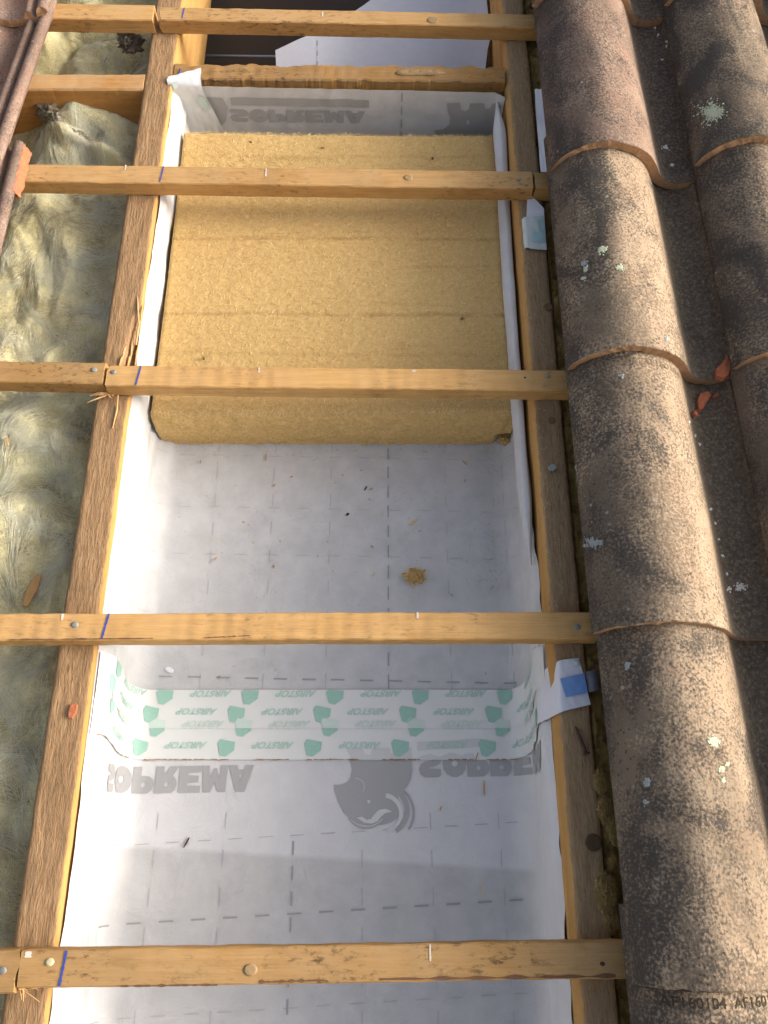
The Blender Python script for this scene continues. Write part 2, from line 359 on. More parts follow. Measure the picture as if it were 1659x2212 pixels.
for yl, st_ in ((0.925, 0.36), (0.778, 0.36), (0.705, 0.15), (1.10, 0.2)):
    d_ = g.math('ABSOLUTE', g.math('ADD', g.math('SUBTRACT', bY, yl - 0.8775), bw))
    gap = g.step(g.noise(g.map((22, 5, 1), loc=(yl * 9, 0, 0), rand=False), 1.0, 4, 0.6), 0.32, 0.56)
    c = g.mix(g.math('MULTIPLY', g.math('MULTIPLY', g.step(d_, 0.0055, 0.0008), gap), st_), c, (0.24, 0.13, 0.04))
g.color(c); g.bump(g.math('ADD', n1, g.math('MULTIPLY', n2, 0.7)), 0.55, 0.0018); BOARD = g.mat

# ------------------------------------------------------------------ setting
mb = MB(); mb.grid(lambda a, b: Vector((lerp(-150, 150, a), lerp(-150, 150, b), 0.03 * nz(a * 40, b * 40))), 60, 60)
gr = mb.build('ground', GROUND); tag(gr, kind='structure'); TOP.remove(gr)
mb = MB(); mb.slab([Vector((-1.2, -1.0, -0.235)), Vector((1.6, -1.0, -0.235)), Vector((1.6, 2.3, -0.235)), Vector((-1.2, 2.3, -0.235))], 0.03)
fl = mb.build('floor', VOID, smooth=False); tag(fl, kind='structure')

# ------------------------------------------------------------------ rafters
def rafter(name, x0, x1, y0, y1, depth, mat, label, chamf=None, damage=False):
    xc = (x0 + x1) / 2; loc = Vector((xc, (y0 + y1) / 2, -depth / 2)); 
    t = thing(name, label, 'rafter', (xc, (y0 + y1) / 2, 0))
    mb = MB(); ny = 420; rings = []
    nx = 12
    for j in range(ny):
        y = lerp(y0, y1, j / (ny - 1)); ring = []
        for i in range(nx + 1):      # top, left to right
            a = i / nx; x = lerp(x0, x1, a); z = 0.0
            z += 0.0011 * nz(x * 260, y * 26) + 0.0007 * nz(x * 90, y * 60, 3)
            if a in (0, 1): z -= 0.0016 + 0.0012 * abs(nz(y * 45, 7 * a))
            if chamf and a <= 0.18: z -= (0.18 - a) / 0.18 * chamf * (1 + 0.5 * nz(y * 18, 4))
            if damage:
                k = sm(0.60, 0.635, y) * (1 - sm(0.70, 0.775, y)) * sm(x0 + 0.022 + 0.018 * (y - 0.62) / 0.13, x0 + 0.036 + 0.01 * (y - .62) / .13, x)
                z -= k * (0.016 + 0.012 * nz(x * 300, y * 30, 9))
            ring.append(Vector((x + 0.0007 * nz(y * 30, i), y, z)))
        for zz in (-0.02, -0.06, -0.11, -depth): ring.append(Vector((x1 + 0.0007 * nz(y * 20, zz * 40), y, zz)))
        for zz in (-depth, -0.08, -0.02): ring.append(Vector((x0 + 0.0007 * nz(y * 20, zz * 30), y, zz)))
        rings.append(ring)
    mb.loops(rings, cap=1)
    mb.build('beam', mat, t)
    return t
RL = rafter('rafter', -0.410, -0.3625, -0.75, 2.0, 0.17, RAF_L, 'rough brown rafter left of the membrane trough, split near its third batten', damage=True)
RR = rafter('rafter', 0.2085, 0.2510, -0.75, 2.0, 0.15, RAF_R, 'grey brown rafter between the membrane trough and the clay tiles', chamf=0.012)
rafter('rafter', -1.0300, -0.9825, -0.75, 2.0, 0.17, RAF_L, 'next brown rafter to the left, just outside the picture')
# slivers of the split
mb = MB()
for (u0, v0, u1, v1, w, h) in [(303, 690, 294, 745, 2.2, -2), (297, 640, 300, 700, 1.6, 0), (290, 715, 283, 770, 2.4, -6), (276, 735, 262, 785, 2.0, -3), (268, 765, 258, 790, 2.2, 0), (285, 760, 276, 792, 2.6, -8), (300, 740, 292, 790, 2.0, -10), (308, 655, 303, 715, 1.4, -3)]:
    a = P(u0, v0, h * 0.001); b = P(u1, v1, h * 0.001); m = (a + b) / 2 + Vector((0, 0, 0.0015))
    mb.tube([a, m, b], [w * 0.0004, w * 0.001, w * 0.0006], 5)
mb.build('splinter', FRESH, RL, smooth=False)
def knot_on(parent, u, v, z, r, mat, ring=None, name='knot'):
    c = P(u, v, z); mb = MB()
    for k, (ra, h) in enumerate([(1.0, 0.0004), (0.86, 0.0011), (0.6, 0.0007)]):
        pts = [c + Vector((math.cos(t) * r * ra * (1 + 0.06 * nz(t, k)), math.sin(t) * r * ra * (1 + 0.06 * nz(t, k + 5)), h)) for t in [i * math.tau / 26 for i in range(26)]]
        if k == 0: rings = [[p + Vector((0, 0, -0.002)) for p in pts]]
        rings.append(pts)
    mb.loops(rings, cap=1); return mb.build(name, mat, parent)
knot_on(RR, 1282, 1820, 0.001, 0.0095, KNOT)
knot_on(RR, 1184, 663, 0.001, 0.007, KNOTB); knot_on(RR, 1192, 908, 0.001, 0.005, KNOTB)

# ------------------------------------------------------------------ membrane trough
FZ = -0.142
PL = [(-0.3618, -0.010), (-0.3545, -0.019), (-0.3500, -0.036), (-0.3515, -0.065), (-0.3535, -0.092)]
RC = 0.034
LP = list(PL)
for i in range(0, 9):
    th = i / 8 * math.pi / 2; LP.append((-0.3535 + RC - RC * math.cos(th), -0.108 - RC * math.sin(th)))
RP = []
for i in range(0, 9):
    th = i / 8 * math.pi / 2; RP.append((0.2000 - RC + RC * math.sin(th), -0.142 + RC - RC * math.cos(th)))
RP += [(0.2010, -0.092), (0.1995, -0.070), (0.1985, -0.052), (0.2025, -0.036), (0.2075, -0.028)]
POLY = LP + RP
LEN = [0.0]
for i in range(1, len(POLY)): LEN.append(LEN[-1] + math.dist(POLY[i], POLY[i - 1]))
A0 = LEN[len(LP) - 1]; XF = LP[-1][0]         # floor starts here: arc coordinate a equals x on the floor
AMIN = XF - A0; AMAX = XF - A0 + LEN[-1]
def prof(a):
    s = min(max(a - XF + A0, 0), LEN[-1])
    for i in range(1, len(LEN)):
        if s <= LEN[i] or i == len(LEN) - 1:
            t = (s - LEN[i - 1]) / (LEN[i] - LEN[i - 1]); return (lerp(POLY[i - 1][0], POLY[i][0], t), lerp(POLY[i - 1][1], POLY[i][1], t))
def surf0(a, y):
    x, z = prof(a)
    wl = 1 - sm(-0.36, -0.31, a); wr = sm(0.16, 0.21, a)
    ed = max(wl, wr)
    n = 0.0016 * nz(a * 9, y * 7) + 0.0016 * max(0, 1 - 3.2 * abs(nz(a * 4.5 + y * 2.2, y * 5 - a * 2, 9))) ** 2 + 0.0006 * nz(a * 30, y * 22, 4)
    z += n * (1 - ed) + 0.0004
    calm = 1 - 0.75 * sm(0.07, 0.12, y) * (1 - sm(0.23, 0.28, y)); wl *= calm; wr *= calm
    x += wl * (0.0035 * nz(a * 60, y * 3.2, 2) + 0.0035 * nz(a * 18, y * 16, 6) + 0.0012 * nz(a * 50, y * 40, 3)) - wr * (0.004 * nz(a * 55, y * 4, 8) + 0.0035 * nz(a * 16, y * 18, 5) + 0.0012 * nz(a * 50, y * 40, 9))
    # the right hand edge is rolled inward up beside the board, and hangs lower there
    q = sm(0.28, 0.62, y) * sm(0.262, 0.30, a); x -= q * 0.010; z -= q * 0.012
    q2 = sm(0.05, 0.2, y) * sm(0.285, 0.33, a) ; z -= q2 * 0.006
    return Vector((x, y, z))
def surf(a, y, e=0.0):
    p = surf0(a, y)
    if e:
        d = 0.0015
        n = (surf0(a + d, y) - surf0(a - d, y)).cross(surf0(a, y + d) - surf0(a, y - d)).normalized()
        p = p + n * e
    return p
YJ = 0.182
TL = thing('membrane_sheet', 'lower white membrane sheet, printed with a grey emblem and letters below the tape', 'membrane', (-0.08, -0.2, FZ))
TU = thing('membrane_sheet', 'upper white membrane sheet under the fibre board, turned up against the trimmer', 'membrane', (-0.08, 0.7, FZ))
def yend(x): return 1.2195 - 0.012 * (x + 0.36) / 0.57
SL = MB(); SL.grid(lambda a, b: surf(lerp(AMIN, AMAX, a), lerp(-0.55, YJ, b)), 190, 170)
mb = SU = MB()
mb.grid(lambda a, b: surf(lerp(AMIN, AMAX, a), lerp(YJ + 0.0006, yend(prof(lerp(AMIN, AMAX, a))[0]) - 0.003, b)), 190, 230)
def upst(a, b):
    x = lerp(-0.361, 0.2065, a); zt = -0.003 - 0.004 * a
    z = lerp(FZ - 0.001, zt, b)
    y = yend(x) - 0.003 - 0.004 * (1 - b) + 0.0018 * nz(x * 14, z * 20, 3) + 0.0012 * nz(x * 50, z * 30, 8)
    if a > 0.97: y -= (a - 0.97) * 0.35 * b
    return Vector((x, y, z))
mb.grid(upst, 130, 34)
# the loose folded edge of the upper sheet hanging down the right hand side by the board
mb = MB()
def fold(a, b):
    y = lerp(0.36, 1.213, a); th = lerp(-0.4, math.pi * 1.25, b)
    r = 0.0085 + 0.0030 * nz(y * 6, 1) + 0.002 * sm(1.0, 1.2, y)
    r *= (sm(0.33, 0.5, y) * 0.9 + 0.1) * (1 - 0.85 * sm(1.12, 1.212, y))
    cx = 0.1975 + 0.003 * nz(y * 3, 5) - 0.002 * sm(0.9, 1.2, y); cz = -0.040 + 0.006 * nz(y * 2.4, 7) + 0.014 * sm(0.95, 1.2, y) + 0.010 * (1 - sm(0.36, 0.6, y))
    return Vector((cx + r * math.cos(th) * (1.0 + 0.25 * math.sin(th * 3 + y * 6)), y, cz + r * math.sin(th) * 1.7 + 0.0015 * nz(y * 25, th)))
mb.grid(fold, 120, 16); mb.build('folded_edge', MEM_U, TU)

# --- lettering
def text_polys(s, bold=0.0, cuts=2):
    cu = bpy.data.curves.new('t', 'FONT'); cu.body = s; cu.size = 1; cu.offset = bold; cu.space_character = 1.02 + bold * 0.9; cu.resolution_u = 4
    o = bpy.data.objects.new('t', cu); COL.objects.link(o)
    dg = bpy.context.evaluated_depsgraph_get(); me = o.evaluated_get(dg).to_mesh()
    bm = bmesh.new(); bm.from_mesh(me); o.evaluated_get(dg).to_mesh_clear()
    bpy.data.objects.remove(o); bpy.data.curves.remove(cu)
    bmesh.ops.triangulate(bm, faces=bm.faces)
    long_e = [e for e in bm.edges if e.calc_length() > 0.25]
    if cuts: bmesh.ops.subdivide_edges(bm, edges=long_e, cuts=cuts); bmesh.ops.triangulate(bm, faces=bm.faces)
    vs = [v.co.copy() for v in bm.verts]; fs = [[v.index for v in f.verts] for f in bm.faces] if not bm.verts.index_update() else []
    bm.free()
    x0 = min(v.x for v in vs); x1 = max(v.x for v in vs); y0 = min(v.y for v in vs); y1 = max(v.y for v in vs)
    return [((v.x - x0) / (x1 - x0), (v.y - y0) / (y1 - y0)) for v in vs], fs
def heavy_word():
    from mathutils.geometry import tessellate_polygon
    circ = lambda x, y, r, q=1.0: [(x + r * math.cos(t * math.tau / 14), y + r * q * math.sin(t * math.tau / 14)) for t in range(14)]
    P_ = [(0, 0), (.38, 0), (.38, .34), (.7, .36), (.9, .48), (.96, .68), (.9, .88), (.72, 1), (0, 1)]
    R_ = [(0, 0), (.36, 0), (.36, .28), (.42, .28), (.62, 0), (1.02, 0), (.76, .36), (.92, .5), (.96, .7), (.9, .88), (.75, 1), (0, 1)]
    S_ = [(0, .08), (.1, 0), (.75, 0), (.95, .12), (1, .32), (.92, .5), (.75, .58), (.45, .63), (.45, .68), (.95, .70), (.95, .92), (.85, 1), (.25, 1), (.06, .9), (0, .68), (.08, .5), (.25, .42), (.58, .37), (.58, .31), (0, .28)]
    E_ = [(0, 0), (.95, 0), (.95, .25), (.38, .27), (.38, .36), (.86, .37), (.86, .62), (.38, .64), (.38, .73), (.95, .75), (.95, 1), (0, 1)]
    M_ = [(0, 0), (.32, 0), (.33, .48), (.5, .1), (.62, .1), (.79, .48), (.8, 0), (1.12, 0), (1.05, 1), (.72, 1), (.56, .62), (.4, 1), (.07, 1)]
    A_ = [(0, 0), (.36, 0), (.42, .16), (.68, .16), (.74, 0), (1.1, 0), (.75, 1), (.35, 1)]
    gl = [(S_, [], 1.03), (circ(.53, .5, .53, .96), [circ(.53, .5, .13)], 1.09), (P_, [circ(.5, .68, .09)], 1.0), (R_, [circ(.5, .68, .09)], 1.04), (E_, [], 1.0), (M_, [], 1.14), (A_, [[(.47, .36), (.63, .36), (.55, .6)]], 1.1)]
    bm = bmesh.new(); x = 0
    for out, holes, adv in gl:
        loops = [[Vector((px + x, py, 0)) for px, py in lp] for lp in [out] + holes]; flat = [p for lp in loops for p in lp]
        vs = [bm.verts.new(p) for p in flat]
        for tri in tessellate_polygon(loops): bm.faces.new([vs[i] for i in tri])
        x += adv
    for _ in range(2): bmesh.ops.subdivide_edges(bm, edges=[e for e in bm.edges if e.calc_length() > 0.3], cuts=1); bmesh.ops.triangulate(bm, faces=bm.faces)
    bm.verts.index_update(); r = ([(v.co.x / x, v.co.y) for v in bm.verts], [[v.index for v in f.verts] for f in bm.faces]); bm.free(); return r
SOP = heavy_word(); AIR = text_polys('AIRSTOP', 0.03); AF = text_polys('AF160104  AF160104', 0.008)
def put_text(mb, tp, fn, m=0):
    vs, fs = tp; mb.add([fn(x, y) for x, y in vs], fs, m)
def dash(mb, p0, p1, w, e=0.0008, fn=None, n=4, m=0):
    """a printed dash from p0 to p1 in (a, y) sheet coordinates"""
    fn = fn or (lambda a, y: surf(a, y, e))
    if m == 1 and w < 0.0012: m = 2
    d = Vector((p1[0] - p0[0], p1[1] - p0[1])); q = Vector((-d.y, d.x)).normalized() * w / 2
    vs = []
    for k in range(n + 1):
        t = k / n; c = Vector((lerp(p0[0], p1[0], t), lerp(p0[1], p1[1], t)))
        vs += [fn(*(c + q)), fn(*(c - q))]
    mb.add(vs, [[2 * k, 2 * k + 1, 2 * k + 3, 2 * k + 2] for k in range(n)], m)
def FP(u, v):
    p = P(u, v, FZ); return (p.x, p.y)
# grid printed on the lower sheet
mb = SL
slope = 0.055
for k in range(-3, 4):
    x = -0.119 + 0.0905 * k
    for j in range(-9, 3):
        y = -0.06 + j * 0.0455 if k else -0.06 + j * 0.030
        if y > 0.075 or (k and j % 2): pass
        dx = -0.06 * 0.02
        if k == 0:
            if y < 0.17: dash(mb, (x + 0.004 * (0.1 - y) , y), (x + 0.004 * (0.1 - y), y + 0.017), 0.0021, m=1)
        elif y < 0.05 and j % 1 == 0: dash(mb, (x + 0.01 * (-y) * k, y), (x + 0.01 * (-y) * k, y + 0.021), 0.0008, m=1)
for yl, w in ((0.025, 0.0009), (-0.068, 0.0022), (-0.172, 0.001), (-0.26, 0.0022)):
    for i in range(-6, 8):
        a = -0.115 + i * 0.0405 - 0.008
        dash(mb, (a, yl + slope * (a + 0.1)), (a + 0.018, yl + slope * (a + 0.118)), w, m=1)
for i in (0, 1, 2): dash(mb, (-0.392 - i * .018, -0.105 - 0.004 * i), (-0.402 - i * .018, -0.108 - .004 * i), 0.002, m=1)
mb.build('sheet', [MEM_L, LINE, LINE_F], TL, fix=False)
# SOPREMA, printed on the back of the sheet and so seen upside down
WW = 0.228; HH = 0.0345
def low_text(x0, y0):  # x0 = left end, y0 = lower edge on the roof
    return lambda x, y: surf(x0 + x * WW, y0 + 0.012 * (x - 0.5) * 0.3 + (1 - y) * HH, 0.0008)
for q in ((-0.176 - WW, 0.0765), (0.0475, 0.0985)):
    mb = MB(); put_text(mb, SOP, low_text(*q)); mb.build('lettering', PRINT, TL, fix=False)
# emblem: head with trunk and tusks, upside down
def Z2(pts): return [FP(702 + x * 0.2976, 1591 + y * 0.2976) for x, y in pts]
def poly_on(mb, pts, m, e, fn=None):
    fn = fn or surf
    bm = bmesh.new(); vs = [bm.verts.new((p[0], p[1], 0)) for p in pts]; bm.faces.new(vs); bmesh.ops.triangulate(bm, faces=bm.faces)
    bmesh.ops.subdivide_edges(bm, edges=[q for q in bm.edges if q.calc_length() > 0.02], cuts=2); bmesh.ops.triangulate(bm, faces=bm.faces)
    bm.verts.index_update(); mb.add([fn(v.co.x, v.co.y, e) for v in bm.verts], [[v.index for v in f.verts] for f in bm.faces], m); bm.free()
HEAD = [(150, 85), (270, 85), (290, 130), (330, 135), (345, 85), (470, 85), (480, 120), (540, 118), (560, 80), (628, 82), (632, 250), (622, 310), (598, 358), (560, 408), (525, 440), (545, 480), (560, 520), (552, 560),
        (520, 600), (470, 628), (420, 640), (370, 648), (300, 645), (235, 628), (185, 598), (130, 545), (95, 470), (65, 380), (66, 350), (100, 352), (135, 345), (165, 330), (185, 300), (195, 240), (190, 205), (172, 165)]
def arc(cx, cy, r0, r1, t0, t1, n=14, sx=1.0, taper=1.0):
    o = []; i_ = []
    for k in range(n + 1):
        t = R(lerp(t0, t1, k / n)); rr = lerp(r0, r1, 1.0) ; w = lerp(1.0, taper, k / n)
        o.append((cx + sx * r1 * math.cos(t), cy + r1 * math.sin(t))); i_.append((cx + sx * (r1 - (r1 - r0) * w) * math.cos(t), cy + (r1 - (r1 - r0) * w) * math.sin(t)))
    return o + i_[::-1]
mb = MB()
poly_on(mb, Z2(HEAD), 0, 0.0008)
poly_on(mb, Z2(arc(430, 540, 150, 185, -72, 60)), 0, 0.0008)
poly_on(mb, Z2(arc(435, 555, 200, 218, -50, 35)), 0, 0.0008)
poly_on(mb, Z2(arc(300, 520, 135, 152, 30, 150)), 0, 0.0008)
poly_on(mb, Z2(arc(420, 555, 112, 146, -80, 75, taper=0.7)), 1, 0.0012)
poly_on(mb, Z2([(232, 590), (270, 582), (300, 604), (335, 598), (362, 560), (392, 532), (440, 525), (488, 545), (440, 556), (405, 585), (385, 615), (340, 632), (285, 625)]), 1, 0.0012)
poly_on(mb, Z2(arc(300, 500, 150, 156, 40, 140)), 1, 0.0012)
poly_on(mb, Z2([(318 + 13 * math.cos(t * .785), 473 + 13 * math.sin(t * .785)) for t in range(8)]), 1, 0.0012)
poly_on(mb, Z2(arc(225, 365, 58, 63, -95, 35)), 1, 0.0012)
mb.build('emblem', [PRINT, MEM_L], TL, fix=False)
# upper sheet grid
mb = SU
for k in range(-3, 3):
    x = 0.0065 + 0.0925 * k
    for j in range(0, 12):
        y = 0.215 + j * (0.0325 if k == 0 else 0.0462)
        if y > 0.585: continue
        if k == 0: dash(mb, (x, y), (x, y + 0.020), 0.0020, m=1)
        else: dash(mb, (x - 0.004 * k, y), (x - 0.004 * k, y + 0.022), 0.0007, m=1)
for yl, w in ((0.2265, 0.0022), (0.318, 0.0007), (0.411, 0.0008), (0.487, 0.0008), (0.575, 0.0008)):
    for i in range(-8, 5):
        a = 0.0065 + i * (0.0405 if w > .001 else 0.046)
        dash(mb, (a, yl - 0.02 * a), (a + 0.019, yl - 0.02 * (a + 0.019)), w, m=1)
def ups(x, z, e=0.001):
    a = (x + 0.361) / 0.5675; zt = -0.003 - 0.004 * a; b = (z - FZ + 0.001) / (zt - FZ + 0.001)
    return upst(a, b) - Vector((0, e, 0))
ufn = lambda a, y: ups(a, y)
for j in range(4): dash(mb, (0.031, -0.010 - 0.027 * j), (0.031, -0.028 - 0.027 * j), 0.0018, fn=ufn, m=1)
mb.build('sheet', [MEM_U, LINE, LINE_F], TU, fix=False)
def onup(u, v):   # roof point of the upturned end seen at (u, v)
    o, d = ray(u, v); t = (1.212 - o.y) / d.y; p = o + d * t; return p.x, p.z
mb = MB()
(xa, za), (xb, zb) = onup(500, 262), onup(788, 236)
put_text(mb, SOP, lambda x, y: ups(lerp(xa, xb, x), lerp(zb, za, y)))
(xa2, za2), (xb2, zb2) = onup(500, 228), onup(797, 212)
vs = [ups(lerp(xa2, xb2, i / 30), zz) for i in range(31) for zz in (za2, zb2)]
mb.add(vs, [[2 * i, 2 * i + 1, 2 * i + 3, 2 * i + 2] for i in range(30)])
mb.build('lettering', PRINT_F, TU, fix=False)
mb = MB()
def UPP(pts): return [onup(548.5 + x * 0.3968, y * 0.3968) for x, y in pts]
poly_on(mb, UPP([(1050, 545), (1118, 545), (1125, 580), (1150, 588), (1172, 575), (1175, 545), (1250, 545), (1258, 572), (1285, 570), (1300, 542), (1338, 540), (1335, 620), (1320, 680), (1290, 720), (1310, 760), (1290, 776), (1230, 775), (990, 765), (985, 690), (1030, 685), (1065, 655), (1068, 620), (1055, 590)]), 0, 0.001, lambda a, z, e: ups(a, z, e))
mb.build('emblem', PRINT_F, TU, fix=False); mb = MB()
poly_on(mb, [onup(437, 210), onup(480, 213), onup(492, 235), onup(488, 262), onup(470, 280), onup(452, 281)], 0, 0.001, lambda a, z, e: ups(a, z, e))
mb.build('emblem', PRINT_F, TU, fix=False)

# ------------------------------------------------------------------ sealing tapes across the joint
def tape(y0, y1, e, rows, label, show=None, lift=0.018, edge=None):
    t = thing('sealing_tape', label, 'tape', (-0.08, (y0 + y1) / 2, FZ))
    amin = AMIN + 0.002; amax = AMAX - 0.002
    def surf(a, y, e=0.0):      # the tape runs a little up-slope where it climbs the side walls
        return globals()['surf'](a, y + lift * sm(-0.325, AMIN + 0.02, a) + 0.036 * sm(0.17, AMAX - 0.01, a), e)
    mb = MB(); mb.grid(lambda a, b: surf(lerp(amin, amax, a), lerp(y0, y1, b), e + 0.0003), 190, 24)
    mb.build('strip', TAPE, t)
    for (yr, ph, faint, per) in rows:
        k = -5
        for k in range(-4, 5):
            xc = ph + k * per
            if xc - 0.03 < amin or xc + 0.03 > amax - 0.02: continue
            hw = 0.0275; hh = 0.0092
            cl = lambda yy: min(max(yy, y0 + 0.0004), y1 - 0.0004)
            mt = MB(); put_text(mt, AIR, lambda x, y: surf(xc + hw - 2 * hw * x + 0.004 * (0.5 - y), cl(yr + hh * (0.5 - y)), e + 0.0011)); mt.build('lettering', GREEN_F if faint else GREEN_T, t, fix=False)
        for k in range(-4, 5):
            xc = ph + (k + 0.5) * per - 0.004
            if xc - 0.02 < amin or xc + 0.02 > amax - 0.01: continue
            # a little pitched house, upside down and leaning
            sh = [(-0.0120, 0.0065), (-0.0085, 0.0120), (0.0118, 0.0082), (0.0110, -0.0030), (-0.0005, -0.0112), (-0.0080, -0.0095)]
            pts = [(xc + p[0], min(max(yr - 0.004 + p[1], y0 + 0.0004), y1 - 0.0004)) for p in sh]
            mh = MB(); poly_on(mh, pts, 0, e + 0.0011, surf); mh.build('printed_house', GREEN_F if faint is True else GREEN, t, fix=False)
    if show:
        for kind, pts in show: ms = MB(); poly_on(ms, pts, 0, e + 0.0007, surf); ms.build('show_through_print', TAPE_SH, t, fix=False)
    if edge is not None:
        ms = MB()
        for k in range(420):
            a = lerp(amin, amax, random.random()); l = random.uniform(0.001, 0.006)
            if nz(a * 22, edge) < -0.12: continue
            dash(ms, (a, edge + random.gauss(0, 0.0004)), (a + l, edge + random.gauss(0, 0.0004)), random.uniform(0.0004, 0.0012), n=1, fn=lambda a_, y_: surf(a_, y_, e + 0.0012))
        tag(ms.build('dirty_edge', SOIL, t, fix=False), kind='stuff')
    return t
PER = 0.1187
clipbox = lambda pts, ylo, yhi: [(p[0], min(max(p[1], ylo), yhi)) for p in pts]
SHOW = [('emblem', clipbox(Z2(HEAD[:10] + [(632, 250), (190, 250)]), 0.1205, 0.2)),
        ('bar', Z2([(670, 40), (1120, 22), (1120, 75), (670, 105)])),
        ('letters', clipbox(Z2([(680, 150), (760, 128), (830, 150), (910, 118), (990, 140), (1015, 128), (1075, 120), (1090, 165), (1090, 200), (680, 200)]), 0.1205, 0.2))]
T2 = tape(0.1195, 0.1712, 0.0016, [(0.1385, FP(402, 1610)[0], False, PER), (0.1650, FP(440, 1565)[0], None, PER)], 'lower strip of white green-printed tape with a dirty edge, stuck across the trough', SHOW, edge=0.1195)
T1 = tape(0.1610, 0.2135, 0.0027, [(0.1835, FP(425, 1542)[0], False, PER), (0.2080, FP(456, 1497)[0], False, PER), (0.1668, FP(440, 1565)[0], True, PER)], lift=0.024, label='upper strip of white green-printed tape overlapping the dirty-edged strip across the trough')

# tape tail folded over the right hand rafter, with a blue printed square
t = thing('tape_tail', 'white tape tail with a blue square folded over the grey brown rafter', 'tape', P(1230, 1475, 0.0))
mb = MB()
tl = [P(1178, 1440, -0.03), P(1251, 1421, 0.0035), P(1276, 1522, 0.0035), P(1172, 1553, -0.03)]
def tail(a, b):
    p = lerp(lerp(tl[0], tl[1], a), lerp(tl[3], tl[2], a), b)
    z = -0.034 + 0.0375 * sm(0.0, 0.36, a) + 0.0008 * nz(a * 9, b * 5)
    q = Vector((p.x - 0.004 * (1 - sm(0, .5, a)), p.y - 0.004 * (1 - sm(0, .5, a)), z)); return q
mb.grid(tail, 26, 20); mb.build('strip', FLAPW, t)
mb = MB()
sq = [P(1210, 1466, 0.0055), P(1262, 1454, 0.0055), P(1270, 1496, 0.0055), P(1223, 1506, 0.0055)]
mb.grid(lambda a, b: lerp(lerp(sq[0], sq[1], a), lerp(sq[3], sq[2], a), b) + Vector((0, 0, 0.0006 * nz(a * 12, b * 2))), 14, 12)
mb.build('blue_square', BLUESQ, t)
mb = MB(); mb.slab([P(1236, 1427, 0.0058), P(1250, 1423, 0.0058), P(1256, 1436, 0.0058), P(1243, 1438, 0.0058)], 0.0005); mb.build('green_print', GREEN_F, t)
mb = MB(); mb.slab([P(1264, 1451, 0.0025), P(1292, 1446, 0.004), P(1294, 1490, 0.004), P(1272, 1496, 0.0025)], 0.0006); mb.build('grey_film', FLAPG, t)
# corner tape where trimmer, rafter and sheet meet
t = thing('corner_tape', 'crumpled pale green tape patch in the top left corner of the trough', 'tape', (-0.34, 1.215, -0.02))
q = [Vector((-0.3700, 1.214, 0.0045)), Vector((-0.3150, 1.250, 0.006)), Vector((-0.288, 1.2035, -0.092)), Vector((-0.3505, 1.198, -0.100))]
mb = MB()
def ct(a, b):
    p = lerp(lerp(q[0], q[1], a), lerp(q[3], q[2], a), b); bend = 0.22
    if b < bend:
        s = b / bend; p = Vector((lerp(q[0].x, q[1].x, a) + 0.003 * s * a, lerp(lerp(1.228, 1.250, a), 1.2195, s), 0.0042 + 0.0012 * nz(a * 6, s * 3) - 0.001 * s * s))
    else:
        s = (b - bend) / (1 - bend); p = Vector((lerp(lerp(q[0].x, q[1].x + 0.003, a), p.x, s ** .9), 1.2165 - 0.005 * min(1, s * 4) - 0.004 * a + 0.003 * nz(a * 6, b * 6) * s, lerp(0.003, p.z, s)))
    p += Vector((0.002 * nz(b * 9, 1), 0, 0.0))
    return p
mb.grid(ct, 20, 24); mb.build('patch', TAPE, t)
mb = MB()
def ctp(pts):
    mb.add([ct(a, b) + Vector((0, -0.0012, 0.0004)) for a, b in pts], [list(range(len(pts)))])
ctp([(0.62, 0.62), (0.78, 0.52), (0.95, 0.56), (0.93, 0.74), (0.78, 0.78)]); mb.build('green_print', GREEN_F, t, fix=False); mb = MB(); ctp([(0.12, 0.25), (0.30, 0.2), (0.32, 0.34), (0.16, 0.4)])
mb.build('green_print', GREEN_F, t, fix=False)

# ------------------------------------------------------------------ wood fibre board
BX0, BX1, BY0, BY1, BZ0, BZ1 = -0.3465, 0.1945, 0.603, 1.152, -0.1405, -0.046
t = thing('insulation_board', 'thick tan wood fibre insulation board lying in the upper trough', 'insulation', ((BX0 + BX1) / 2, (BY0 + BY1) / 2, BZ0))
def bz(x, y):
    z = BZ1 + 0.0022 * nz(x * 7, y * 7) + 0.0007 * fr(x * 70, y * 90) + 0.0007 * nz(x * 330, y * 330)
    for yl, d in ((1.085, 0.3), (0.925, 1.0), (0.775, 1.0), (0.70, 0.5)):
        z -= d * 0.0024 * math.exp(-((y - yl - 0.006 * nz(x * 4, yl)) / 0.0026) ** 2) * max(0, 0.4 + nz(x * 9, yl * 7))
    r = min(y - BY0, BY1 - y, x - BX0, BX1 - x); 
    if r < 0.008: z -= 0.008 - math.sqrt(max(0, 0.008 ** 2 - (0.008 - r) ** 2))
    return z + 0.006 * sm(-0.05, -0.34, x) * sm(0.95, 1.14, y)
mb = MB()
mb.grid(lambda a, b: Vector((lerp(BX0, BX1, a), lerp(BY0, BY1, b), bz(lerp(BX0, BX1, a), lerp(BY0, BY1, b)))), 230, 230)
def bf(a, b):
    x = lerp(BX0, BX1, a); zt = bz(x, BY0); z = lerp(BZ0 + 0.002 * nz(x * 80, 2) * (1 - b), zt, b)
    k = 1 if 0 < b < 1 else 0
    y = BY0 + (-0.006 * math.sin(b * math.pi) ** 0.6 + 0.0022 * fr(x * 50, z * 60, 5) + 0.001 * nz(x * 240, z * 240)) * k - (0 if k or b else 0.003 + 0.003 * nz(x * 90, 1))
    if a > 0.955 and b < 0.45: y += (a - 0.955) * 0.5
    return Vector((x, y, z))
mb.grid(bf, 230, 40)
for xs in (BX0, BX1): mb.grid(lambda a, b: Vector((xs, lerp(BY0, BY1, a), lerp(BZ0, bz(xs, lerp(BY0, BY1, a)), b))), 60, 6)
